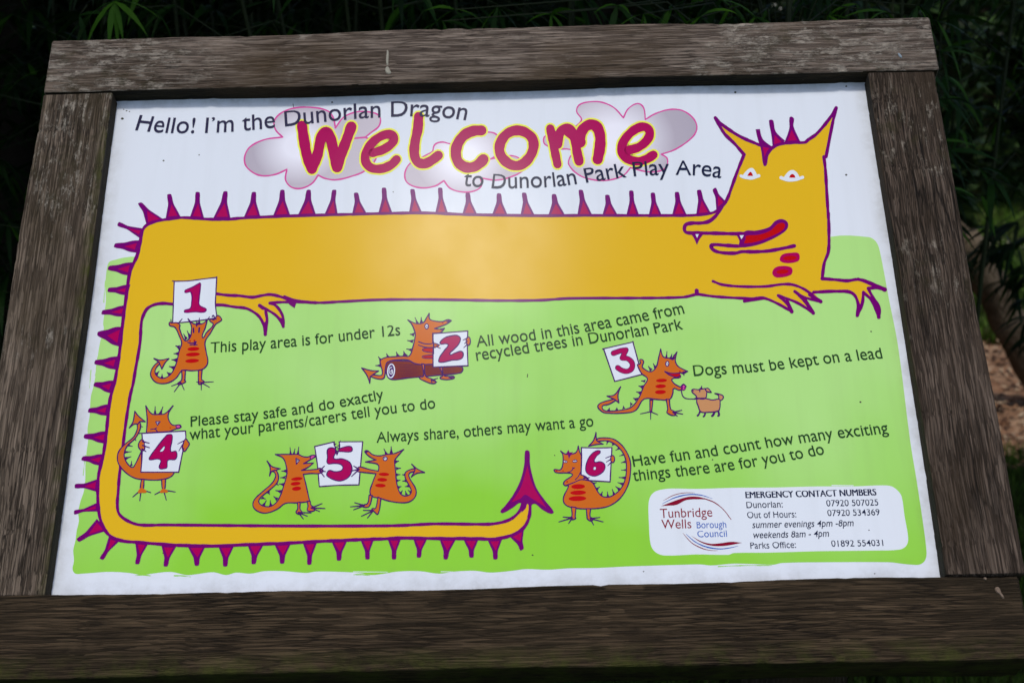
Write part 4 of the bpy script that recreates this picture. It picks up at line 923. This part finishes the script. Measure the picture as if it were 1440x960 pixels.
# posts: upright, cut off at the slope of the frame's back
def post(xc):
    w, d, yb = 0.118, 0.095, 0.03
    def back(y):       # height of the frame's back plane at this y
        s = (y - P0.y - AN.y * ZB) / AU.y
        return P0.z + AU.z * s + AN.z * ZB - 0.001
    V, F = [], []
    n = 14
    rnd = random.Random(int(xc * 100))
    for k in range(n + 1):
        t = k / n
        for (sx, sy) in ((-1, 0), (1, 0), (1, 1), (-1, 1)):
            y = yb + d * sy
            zt = back(y)
            V.append((xc + sx * w / 2 + rnd.uniform(-.001, .001), y + rnd.uniform(-.001, .001) * (0 if k == n else 1), -0.05 + (zt + 0.05) * t))
    for k in range(n):
        for j in range(4):
            a, b = k*4 + j, k*4 + (j+1) % 4
            F.append((a, b, b + 4, a + 4))
    F.append((3, 2, 1, 0)); F.append((4*n, 4*n+1, 4*n+2, 4*n+3))
    o = obj('post', mesh('post', V, F, [WP]), board)
    return o
xr = (un(1080, 950, -0.05).x + un(1232, 950, -0.05).x) / 2 * 1.06
post(xr); post(-xr)
# droppings and a chip mark on the rails
def blob_mark(name, pts, mat, parent, zb=ZF + 0.0002, h=0.0006):
    P = catmull([(*un(x, y, zb), ) + (() if True else ()) for x, y in pts], True, 4)
    c = sum(P, Vector((0, 0))) / len(P)
    V = [(p.x, p.y, zb - 0.001) for p in P] + [(c.x + (p.x - c.x)*0.7, c.y + (p.y - c.y)*0.7, zb + h) for p in P]
    n = len(P)
    F = [(i, (i+1) % n, n + (i+1) % n, n + i) for i in range(n)]
    F += [tuple(n + i for i in t) for t in tessellate_polygon([[Vector(v) for v in V[n:]]])]
    o = obj(name, mesh(name, V, F, [mat], smooth=False), parent)
    return o
def plain(name, col, rough=0.8, spec=0.2):
    m = bpy.data.materials.new(name); m.use_nodes = True
    nt = m.node_tree; p = nt.nodes['Principled BSDF']
    tc = nd(nt, 'ShaderNodeTexCoord')
    n = noise(nt, tc.outputs['Object'], 60, 6, 0.7)
    nt.links.new(mixc(nt, rng(nt, n, .3, .7), tuple(c * 0.75 for c in col), tuple(min(1, c * 1.15) for c in col)), p.inputs['Base Color'])
    p.inputs['Roughness'].default_value = rough; p.inputs['Specular IOR Level'].default_value = spec
    return m
DROP = plain('dried_dropping', (0.34, 0.32, 0.26)); CHIP = plain('bluish_mark', (0.22, 0.27, 0.31)); BARE = plain('bare_wood_chip', (0.20, 0.145, 0.105))
blob_mark('bird_dropping', [(545, 68), (547, 76), (546.5, 86), (546, 93), (543.5, 93), (542.5, 84), (543.5, 74)], DROP, tr)
blob_mark('bird_dropping', [(543, 93), (546, 93), (549, 99), (551, 103), (547, 105), (543, 103), (541, 98)], DROP, tr)
blob_mark('paint_speck', [(1262, 74), (1265, 75), (1269, 80), (1268, 82.5), (1264, 80)], CHIP, tr)
blob_mark('bare_chip', [(1399, 826), (1404, 824), (1407, 829), (1409, 834), (1413, 840), (1410, 841), (1406, 836), (1401, 832)], BARE, br)
blob_mark('bare_chip', [(1383, 812), (1386, 811), (1388, 814), (1385, 815)], BARE, br)

# ------------------------------------------------------------------ ground, path, grass
def ground_mat():
    m = bpy.data.materials.new('lawn_ground'); m.use_nodes = True
    nt = m.node_tree; p = nt.nodes['Principled BSDF']; co = nd(nt, 'ShaderNodeTexCoord').outputs['Object']
    a = noise(nt, co, 2.2, 8, 0.65); b = noise(nt, co, 40, 6, 0.7, None, (3, 1, 0))
    c = mixc(nt, rng(nt, a, 0.35, 0.65), (0.034, 0.085, 0.010), (0.065, 0.130, 0.016))
    c = mixc(nt, rng(nt, b, 0.45, 0.7), c, (0.035, 0.030, 0.014))
    nt.links.new(c, p.inputs['Base Color']); p.inputs['Roughness'].default_value = 0.95; p.inputs['Specular IOR Level'].default_value = 0.1
    bp = nd(nt, 'ShaderNodeBump'); bp.inputs['Distance'].default_value = 0.03; nt.links.new(b, bp.inputs['Height']); nt.links.new(bp.outputs[0], p.inputs['Normal'])
    return m
def mulch_mat():
    m = bpy.data.materials.new('bark_mulch'); m.use_nodes = True
    nt = m.node_tree; p = nt.nodes['Principled BSDF']; co = nd(nt, 'ShaderNodeTexCoord').outputs['Object']
    v = nd(nt, 'ShaderNodeTexVoronoi'); v.inputs['Scale'].default_value = 28; nt.links.new(co, v.inputs['Vector'])
    a = noise(nt, co, 3, 6, 0.6)
    c = ramp(nt, v.outputs['Color'], [(0.15, (0.12, 0.055, 0.03)), (0.5, (0.25, 0.125, 0.07)), (0.85, (0.40, 0.26, 0.165))])
    c = mixc(nt, rng(nt, a, 0.4, 0.68), c, (0.30, 0.20, 0.13))
    nt.links.new(c, p.inputs['Base Color']); p.inputs['Roughness'].default_value = 0.95; p.inputs['Specular IOR Level'].default_value = 0.1
    bp = nd(nt, 'ShaderNodeBump'); bp.inputs['Distance'].default_value = 0.02; nt.links.new(v.outputs['Distance'], bp.inputs['Height']); nt.links.new(bp.outputs[0], p.inputs['Normal'])
    return m
g = obj('ground', mesh('ground', [(-120, -120, 0), (120, -120, 0), (120, 120, 0), (-120, 120, 0)], [(0, 1, 2, 3)], [ground_mat()]))
tag(g, kind='structure')
y0 = on_ground(1425, 646).y; y1 = on_ground(1415, 486).y
MUL = mulch_mat()
V, F = [], []
random.seed(12)
nx = 40
for i in range(nx + 1):
    x = 0.2 + 9.5 * i / nx
    V.append((x, y0 + 0.10 * math.sin(x * 2.1) + random.uniform(-.03, .03), 0.005)); V.append((x, y1 + 0.16 * math.sin(x * 1.3) + random.uniform(-.03, .03) + 0.02 * x, 0.005))
for i in range(nx): F.append((2*i, 2*i+2, 2*i+3, 2*i+1))
tag(obj('bark_path', mesh('bark_path', V, F, [MUL])), kind='structure')
# loose chips lying on the path
V, F = [], []
for k in range(2600):
    x = random.uniform(0.9, 3.2); y = random.uniform(y0 - 0.12, y1 + 0.05)
    a = random.uniform(0, 6.28); l = random.uniform(0.012, 0.04); w = l * random.uniform(0.25, 0.5); tl = random.uniform(-.5, .5)
    ux, uy = math.cos(a), math.sin(a); z = 0.012 + abs(tl) * l * .5
    i = len(V)
    for (s, t, h) in ((-1, -1, 0), (1, -1, 0), (1, 1, 0), (-1, 1, 0), (0, 0, 0.006)):
        V.append((x + ux*l*s*.5 - uy*w*t*.5, y + uy*l*s*.5 + ux*w*t*.5, z + tl*l*s*.5 + h))
    F += [(i, i+1, i+4), (i+1, i+2, i+4), (i+2, i+3, i+4), (i+3, i, i+4)]
chips = obj('bark_chips', mesh('bark_chips', V, F, [plain('bark_chip', (0.27, 0.145, 0.08)), plain('pale_chip', (0.46, 0.34, 0.23)), plain('dark_chip', (0.07, 0.035, 0.022))], [random.choice((0, 0, 1, 2)) for _ in range(2600) for q in range(4)]))
tag(chips, kind='stuff')
# a pale gravel track far off, past the gap in the planting
far = on_ground(1115, 22)
gy = far.y
V = [(far.x - 3.5, gy - 9, 0.005), (far.x + 2.0, gy - 9, 0.005), (far.x + 6, gy + 40, 0.005), (far.x - 2, gy + 40, 0.005)]
tag(obj('gravel_track', mesh('gravel_track', V, [(0, 1, 2, 3)], [plain('pale_gravel', (0.32, 0.31, 0.25))])), kind='structure')
b0 = on_ground(1390, 352).y; b1 = on_ground(1390, 338).y
V, F = [], []
for i in range(21):
    x = 1.6 + 0.35 * i
    V.append((x, b0 + random.uniform(-.04, .04), 0.005)); V.append((x, b1 + random.uniform(-.05, .05), 0.005))
for i in range(20): F.append((2*i, 2*i+2, 2*i+3, 2*i+1))
tag(obj('sand_patch', mesh('sand_patch', V, F, [plain('pale_sand', (0.52, 0.46, 0.36))])), kind='structure')

def leaf_mat(name, col, trans=0.25, var=0.3, rough=0.5):
    m = bpy.data.materials.new(name); m.use_nodes = True
    nt = m.node_tree; p = nt.nodes['Principled BSDF']; co = nd(nt, 'ShaderNodeTexCoord').outputs['Object']
    n = noise(nt, co, 14, 2, 0.5)
    c = mixc(nt, rng(nt, n, 0.35, 0.65), tuple(x * (1 - var) for x in col), tuple(x * (1 + var) for x in col))
    nt.links.new(c, p.inputs['Base Color']); p.inputs['Roughness'].default_value = rough; p.inputs['Specular IOR Level'].default_value = 0.10
    if trans:
        t = nd(nt, 'ShaderNodeBsdfTranslucent'); nt.links.new(c, t.inputs[0])
        mx = nd(nt, 'ShaderNodeMixShader'); mx.inputs[0].default_value = trans
        nt.links.new(p.outputs[0], mx.inputs[1]); nt.links.new(t.outputs[0], mx.inputs[2])
        nt.links.new(mx.outputs[0], nt.nodes['Material Output'].inputs[0])
    return m
# grass blades where the lawn can be seen
V, F, MI = [], [], []
def blade(x, y, h, w, lean, a):
    i = len(V)
    ux, uy = math.cos(a), math.sin(a); lx, ly = -uy * lean, ux * lean
    for (t, ww) in ((0, 1), (.55, .8)):
        V.append((x - ux*w*ww + lx*t*t*h, y - uy*w*ww + ly*t*t*h, h*t)); V.append((x + ux*w*ww + lx*t*t*h, y + uy*w*ww + ly*t*t*h, h*t))
    V.append((x + lx*h, y + ly*h, h * 0.92))
    F.extend([(i, i+1, i+3, i+2), (i+2, i+3, i+4)]); MI.extend([random.randrange(3)] * 2)
for k in range(26000):
    y = random.uniform(0.7, y0 + 0.06); x = random.uniform(0.15 + 0.1 * y, 0.75 + 0.55 * y)
    blade(x, y, random.uniform(.02, .055), random.uniform(.0012, .0024), random.uniform(-.8, .8), random.uniform(0, 6.28))
for k in range(16000):
    y = y1 + 0.0 + (random.random() ** 1.5) * 6.5; x = random.uniform(0.30, 0.42) * (y + 1.48)
    blade(x, y, random.uniform(.04, .085), random.uniform(.002, .005), random.uniform(-.8, .8), random.uniform(0, 6.28))
GM = [leaf_mat('grass_blade', (0.055, 0.12, 0.014)), leaf_mat('grass_blade_pale', (0.095, 0.17, 0.022)), leaf_mat('grass_blade_dry', (0.060, 0.070, 0.022))]
tag(obj('grass', mesh('grass', V, F, GM, MI)), kind='stuff')

# ------------------------------------------------------------------ leaning logs beyond the path
def tube(V, F, pts, rad, n=10, cap=True):
    rings = []
    for i, p in enumerate(pts):
        a = pts[max(0, i-1)]; b = pts[min(len(pts)-1, i+1)]
        t = (b - a).normalized(); u = t.orthogonal().normalized(); w = t.cross(u)
        r = rad[i] if isinstance(rad, (list, tuple)) else rad
        k = len(V)
        for j in range(n):
            an = 2*math.pi*j/n
            V.append(p + u*(r*math.cos(an)) + w*(r*math.sin(an)))
        rings.append(k)
    for a, b in zip(rings, rings[1:]):
        for j in range(n): F.append((a+j, a+(j+1) % n, b+(j+1) % n, b+j))
    if cap:
        F.append(tuple(rings[0]+j for j in range(n))[::-1]); F.append(tuple(rings[-1]+j for j in range(n)))
LOGM = timber('peeled_log', 'Z', (0.06, 0.042, 0.026), (0.17, 0.13, 0.088), (0.32, 0.26, 0.19), lichen=0.15, seed=5.5, crack=0.5)
foot = on_ground(1482, 572, 0.0); LY = foot.y
head = at_y(1356, 334, LY)
trestle = empty('log_trestle', (foot.x, LY, 0))
tag(trestle, 'leaning peeled log standing on the bark path, seen past the right stile of the board', 'log')
def log(p, q, r0, r1):
    V, F = [], []
    n = 12
    rnd = random.Random(3)
    P = [Vector((0, 0, (q - p).length * k / n)) + Vector((rnd.uniform(-.006, .006), rnd.uniform(-.006, .006), 0)) for k in range(n + 1)]
    tube(V, F, P, [r0 + (r1 - r0)*k/n + rnd.uniform(-.002, .002) for k in range(n + 1)], 16)
    o = obj('log', mesh('log', V, F, [LOGM], smooth=True), trestle)
    o.rotation_euler = (q - p).to_track_quat('Z', 'Y').to_euler()
    o.location = p - Vector((foot.x, LY, 0))
    return o
log(foot + Vector((0.04, 0, -.06)), head, 0.060, 0.052)
log(Vector((2 * head.x - foot.x - 0.1, LY + 0.13, -0.05)), head + Vector((0.03, 0.125, 0.02)), 0.058, 0.05)

# ------------------------------------------------------------------ bamboo
BL = [leaf_mat('bamboo_leaf', (0.013, 0.042, 0.006), 0.2), leaf_mat('bamboo_leaf_fresh', (0.045, 0.125, 0.010), 0.3), leaf_mat('bamboo_leaf_dark', (0.008, 0.022, 0.006), 0.12)]
BS = plain('bamboo_stem', (0.024, 0.032, 0.012), 0.5)
def add_leaf(V, F, MI, base, d, L, w, droop, mi, rnd):
    d = d.normalized()
    side = d.cross(Vector((0, 0, 1)))
    if side.length < 1e-3: side = Vector((1, 0, 0))
    side.normalize()
    roll = rnd.uniform(-.7, .7)
    up = side.cross(d)
    side = side * math.cos(roll) + up * math.sin(roll)
    k = len(V); n = 5
    prof = (0.25, 0.9, 1.0, 0.72, 0.36, 0.0)
    p = Vector(base); dd = Vector(d)
    for i in range(n + 1):
        h = w / 2 * prof[i]
        nn = side.cross(dd).normalized()
        V.append(p - side*h + nn*h*0.25); V.append(p + side*h + nn*h*0.25)
        dd = (dd + Vector((0, 0, -droop / n))).normalized()
        p = p + dd * (L / n)
    for i in range(n):
        F.append((k+2*i, k+2*i+1, k+2*i+3, k+2*i+2)); MI.append(mi)
def fan(V, F, MI, tip, d, n, L, rnd, fresh=0.2):
    for j in range(n):
        a = rnd.uniform(-1.1, 1.1); b = rnd.uniform(-.6, .4)
        ax = d.cross(Vector((0, 0, 1))).normalized() if abs(d.z) < .95 else Vector((1, 0, 0))
        dir_ = (Matrix.Rotation(a, 3, 'Z') @ d) + Vector((0, 0, b))
        mi = 1 if rnd.random() < fresh else rnd.choice((0, 0, 2))
        l = L * rnd.uniform(.65, 1.15)
        add_leaf(V, F, MI, tip, dir_, l, l * rnd.uniform(.085, .125), rnd.uniform(.5, 1.6), mi, rnd)
def bamboo(seed, hgt=2.3, culms=6, spread=0.28, low=0.25, L=0.10, fresh=0.05):
    rnd = random.Random(seed)
    SV, SF, V, F, MI = [], [], [], [], []
    for c in range(culms):
        a = rnd.uniform(0, 6.28); r = spread * math.sqrt(rnd.random()) * 0.6
        bx, by = r*math.cos(a), r*math.sin(a)
        lean = rnd.uniform(.05, .35); h = hgt * rnd.uniform(.75, 1.05)
        P = [Vector((bx + math.cos(a)*lean*t*t, by + math.sin(a)*lean*t*t, h*t)) for t in [k/10 for k in range(11)]]
        tube(SV, SF, P, [0.0065*(1 - .75*k/10) for k in range(11)], 6)
        z = low
        while z < h:
            t = z / h
            p = Vector((bx + math.cos(a)*lean*t*t, by + math.sin(a)*lean*t*t, z))
            for q in range(2):
                b = rnd.uniform(0, 6.28); bl = rnd.uniform(.10, .32)
                d = Vector((math.cos(b), math.sin(b), rnd.uniform(.1, .8))).normalized()
                e1 = p + d*bl*.6; e2 = p + d*bl + Vector((0, 0, -bl*.25))
                tube(SV, SF, [p, e1, e2], [.0018, .0013, .0008], 4, False)
                fan(V, F, MI, e2, Vector((d.x, d.y, -.1)).normalized(), rnd.randint(4, 7), L, rnd, fresh)
                fan(V, F, MI, e1, Vector((d.x, d.y, .1)).normalized(), rnd.randint(1, 3), L, rnd, fresh)
            z += rnd.uniform(.07, .13)
    return mesh('bamboo_stem', SV, SF, [BS], smooth=True), mesh('bamboo_leaves', V, F, BL, MI)
VAR = [bamboo(11), bamboo(22, 2.1, 7), bamboo(33, 2.5, 6, L=0.115), bamboo(44, 2.2, 6, low=1.02, L=0.10, fresh=0.10)]
GB = 'bamboos in the thicket behind the board'
LB = 'leafy green bamboo growing in the dark thicket behind the notice board'
def plant_bamboo(v, x, y, rot, s=1.0, label=LB, group=GB):
    root = empty('bamboo', (x, y, -0.02))
    root.rotation_euler = (0, 0, rot); root.scale = (s, s, s)
    tag(root, label, 'bamboo', group)
    obj('stem', VAR[v][0], root); obj('leaves', VAR[v][1], root)
    return root
random.seed(77)
for (x, y) in [(-1.75, 1.5), (-1.45, 1.05), (-1.2, 1.6), (-0.95, 1.15), (-0.65, 1.55), (-0.42, 1.1), (-0.15, 1.6), (0.08, 1.15), (0.30, 1.55), (0.50, 1.25), (-1.05, 0.75), (-1.35, 0.55), (-0.1, 0.95), (-2.1, 1.2)]:
    plant_bamboo(random.randrange(3), x + random.uniform(-.06, .06), y + random.uniform(-.06, .06), random.uniform(0, 6.28), random.uniform(.92, 1.08))
# the two sprays in front of the thicket that catch the light
def spray(label, tips, seed, root_xy, L=0.10):
    rnd = random.Random(seed)
    root = empty('bamboo', (root_xy[0], root_xy[1], 0)); tag(root, label, 'bamboo')
    o = Vector((root_xy[0], root_xy[1], 0))
    SV, SF, V, F, MI = [], [], [], [], []
    main = [Vector((0, 0, -0.02)), Vector((0.01, 0, .5)), Vector((0.0, 0.01, 1.0)), Vector((0.02, 0, 1.5)), Vector((0, 0, 1.9))]
    tube(SV, SF, main, [.006, .0055, .005, .004, .002], 6)
    for (tip, dirs) in tips:
        t = tip - o
        st = Vector((0.0, 0.0, min(1.85, max(0.3, t.z - 0.12))))
        mid = (st + t) / 2 + Vector((0, 0, .07))
        tube(SV, SF, [st, mid, t], [.002, .0015, .0009], 5, False)
        for (d, l, mi) in dirs:
            add_leaf(V, F, MI, t, Vector(d), l, l * rnd.uniform(.10, .13), rnd.uniform(.7, 1.3), mi, rnd)
    for z in [0.5 + .1*k for k in range(14)]:
        b = rnd.uniform(0, 6.28); d = Vector((math.cos(b), math.sin(b), .3)); e = Vector((0, 0, z)) + d * .2
        tube(SV, SF, [Vector((0, 0, z)), e], [.0015, .0009], 4, False)
        fan(V, F, MI, e, Vector((d.x, d.y, -.1)).normalized(), 5, L, rnd, .3)
    obj('stem', mesh('bamboo_stem', SV, SF, [BS], smooth=True), root); obj('leaves', mesh('bamboo_leaves', V, F, BL, MI), root)
t1 = at_y(161, 2, 0.62)
spray('bright fan of narrow bamboo leaves rising above the left end of the top rail', [(t1, [((-.6, -.3, -.4), .085, 1), ((-.25, -.4, -.9), .07, 1), ((.05, -.3, -1), .075, 1), ((.3, -.3, -.9), .06, 1), ((.8, -.2, .1), .075, 1), ((.55, -.4, -.2), .08, 1), ((-.9, .1, -.1), .09, 0), ((.2, .5, .2), .08, 0)]),
      (at_y(112, 22, 0.66), [((.8, 0, .3), .06, 0), ((-.7, -.2, -.3), .07, 0), ((.2, -.2, -.9), .06, 0)]), (at_y(215, 12, 0.7), [((.9, 0, .1), .07, 0), ((.6, -.3, -.4), .06, 0)])], 5, (-0.62, 0.86))
t2 = at_y(1322, 72, 0.75); t3 = at_y(1318, 30, 0.8)
spray('thin arching bamboo leaves poking out beside the upper right corner of the board', [(t2, [((.7, -.2, .5), .06, 0), ((.9, -.1, .15), .075, 1), ((.6, -.3, -.5), .10, 1), ((.3, -.3, -.9), .07, 0), ((1, .2, -.2), .06, 0)]),
      (t3, [((.5, -.2, -.8), .10, 1), ((.95, -.1, -.1), .11, 0), ((.9, .1, .35), .10, 0), ((.2, -.2, .9), .07, 1)]), (at_y(1330, 140, 0.8), [((.4, -.2, -.9), .05, 1), ((.9, 0, .3), .05, 0), ((.8, -.2, -.5), .07, 0)])], 8, (0.55, 1.0))
rq = random.Random(41)
tips = []
for (u, v, y) in [(868, 8, 1.2), (905, 20, 1.15), (945, 10, 1.3), (985, 24, 1.1), (1030, 8, 1.25), (1062, 24, 1.2), (1165, 22, 1.15), (1205, 6, 1.3), (1248, 18, 1.2), (1290, 8, 1.25), (640, 14, 1.2), (622, 30, 1.15), (700, 10, 1.25), (775, 20, 1.2)]:
    tips.append((at_y(u, v, y * 0.5), [((rq.uniform(-1, 1), rq.uniform(-.6, .1), rq.uniform(-.8, .4)), rq.uniform(.04, .075), rq.choice((1, 1, 0))) for _ in range(5)]))
spray('bamboo with short yellow green leaves showing along the right half of the top rail', tips, 15, (0.40, 0.68))
# low drooping leaves over the path, right of the board
for (x, y, r) in [(0.76, 1.2, .3), (1.32, 1.5, 2.0), (1.8, 1.7, 1.0), (0.8, 1.75, 5.0)]:
    plant_bamboo(3, x, y, r, 1.0, 'tall dark bamboo with bare lower stems, right of the notice board', 'bare stemmed bamboos right of the board')
hang = empty('bamboo', (1.62, 2.0, 0)); tag(hang, 'arching bamboo hanging its dark leaves in front of the bark path', 'bamboo')
rnd = random.Random(19)
SV, SF, V, F, MI = [], [], [], [], []
tube(SV, SF, [Vector((0, 0, -.02)), Vector((0.02, 0, .6)), Vector((-.02, 0, 1.2)), Vector((-.14, -.05, 1.6))], [.006, .0055, .004, .002], 6)
HO = Vector((1.62, 2.0, 0))
for (u, v, y) in [(1392, 335, 1.85), (1410, 350, 1.9), (1428, 342, 1.8), (1438, 372, 1.85), (1384, 350, 2.0), (1422, 395, 1.9), (1440, 420, 1.8), (1446, 445, 1.9), (1455, 380, 1.8), (1400, 318, 1.9), (1432, 312, 1.8), (1452, 330, 1.8), (1460, 470, 1.8), (1448, 400, 1.85)]:
    t = at_y(u, v, y) - HO
    st = Vector((0, 0, min(1.5, t.z + .18)))
    tube(SV, SF, [st, (st + t)/2 + Vector((0, 0, .06)), t], [.0022, .0016, .001], 5, False)
    for j in range(7):
        a = rnd.uniform(2.2, 5.4)
        l = rnd.uniform(.07, .125)
        add_leaf(V, F, MI, t, Vector((math.cos(a), math.sin(a) * .5, rnd.uniform(-.9, .1))), l, l * .12, rnd.uniform(.5, 1.4), rnd.choice((0, 2, 2)), rnd)
obj('stem', mesh('bamboo_stem', SV, SF, [BS], smooth=True), hang); obj('leaves', mesh('bamboo_leaves', V, F, BL, MI), hang)

# ------------------------------------------------------------------ dark evergreens behind the bamboo, unseen trees added overhead for shade
EV = [leaf_mat('evergreen_leaf', (0.016, 0.032, 0.010), 0.1), leaf_mat('evergreen_leaf_mid', (0.028, 0.055, 0.013), 0.15)]
BARK = plain('dark_bark', (0.045, 0.034, 0.026), 0.9)
def crown(seed, rx, ry, rz, n, size, zc):
    rnd = random.Random(seed); V, F, MI = [], [], []
    bumps = [(Vector((rnd.gauss(0, 1), rnd.gauss(0, 1), rnd.gauss(0, 1))).normalized(), rnd.uniform(-.25, .25)) for _ in range(14)]
    for k in range(n):
        d = Vector((rnd.gauss(0, 1), rnd.gauss(0, 1), rnd.gauss(0, 1))).normalized()
        f = 1 + sum(w * max(0, d.dot(b))**4 for b, w in bumps)
        r = f * (1 - 0.75 * rnd.random()**2.2)
        p = Vector((d.x*rx*r, d.y*ry*r, zc + d.z*rz*r))
        a = Vector((rnd.gauss(0, 1), rnd.gauss(0, 1), rnd.gauss(0, .6))).normalized(); b = a.orthogonal().normalized()
        b = Matrix.Rotation(rnd.uniform(0, 6.28), 3, a) @ b
        s = size * rnd.uniform(.6, 1.3); w = s * .42
        i = len(V)
        V += [p - a*s*.5, p + b*w*.5 + a.cross(b)*w*.15, p + a*s*.5, p - b*w*.5 + a.cross(b)*w*.15]
        F.append((i, i+1, i+2, i+3)); MI.append(0 if rnd.random() < .7 else 1)
    return V, F, MI
def woody(name, label, group, x, y, seed, rx, ry, rz, zc, n, size, trunk_r, cat='shrub', lean=0.0, cx=0.0, cy=0.0):
    root = empty(name, (x, y, 0)); tag(root, label, cat, group)
    V, F, MI = crown(seed, rx, ry, rz, n, size, zc)
    V = [v + Vector((cx, cy, 0)) for v in V]
    rnd = random.Random(seed + 1)
    SV, SF = [], []
    P = [Vector((lean*t, 0, -0.05 + (zc + rz*.3 + .05)*t)) for t in (0, .3, .6, 1)]
    tube(SV, SF, P, [trunk_r, trunk_r*.8, trunk_r*.55, trunk_r*.2], 8)
    for k in range(12):
        t = rnd.uniform(.35, .95); p = Vector((lean*t, 0, (zc + rz*.3)*t)); a = rnd.uniform(0, 6.28)
        q = Vector((cx + math.cos(a)*rx*.75, cy + math.sin(a)*ry*.75, zc + rnd.uniform(-.6, .6)*rz))
        tube(SV, SF, [p, (p+q)/2 + Vector((0, 0, .1*rz)), q], [trunk_r*.35, trunk_r*.22, trunk_r*.08], 5, False)
    obj('trunk', mesh('trunk', SV, SF, [BARK], smooth=True), root); obj('crown', mesh('crown', V, F, EV, MI), root)
    return root
GE = 'dark evergreen shrubs behind the bamboo'
LE = 'dense dark evergreen shrub behind the bamboo thicket'
for i, (x, y, rx, rz, zc) in enumerate([(-2.5, 2.3, .9, 1.0, .95), (-1.35, 2.5, .85, 1.05, 1.0), (-0.3, 2.5, .8, 1.0, .95), (-1.8, 3.3, 1.1, 1.2, 1.1), (-0.5, 3.4, 1.0, 1.2, 1.1), (-3.4, 2.6, 1.0, 1.2, 1.1), (0.45, 2.75, .42, 1.0, .95), (1.2, 3.6, .33, .9, .9)]):
    woody('evergreen_shrub', LE, GE, x, y, 100 + i, rx, .6, rz, zc, 5200, .10, .04)
for i, (x, y) in enumerate([(2.35, 6.7), (3.5, 6.9), (4.7, 7.2), (0.6, 7.6)]):
    woody('laurel_bush', 'rounded dark bush on the far side of the lawn', 'bushes beyond the lawn', x, y, 160 + i, .75, .6, .8, .75, 4200, .11, .04)
woody('evergreen_tree', 'dark low branched evergreen tree overhanging the path to the right of the board', None, 2.0, 1.9, 131, .98, .36, .40, 1.2, 8000, .085, .06, 'tree')
GT = 'unseen trees added to shade the bamboo thicket'
for i, (x, y) in enumerate([(-2.6, 1.8), (-1.1, 1.8), (0.2, 1.75)]):  # crowns out of view, added to keep sun and sky off the bamboo
    woody('unseen_shade_tree', 'broad leafy tree with an unseen crown, added to shade the bamboo thicket', GT, x, y, 200 + i, 1.6 - .5 * (i == 2), 1.75 - 1.17 * (i == 2), .7 - .25 * (i == 2), 2.9, 9000 - 3500 * (i == 2), .18, .07, 'tree', cx=.55 * (i == 2), cy=-1.13 * (i == 2))
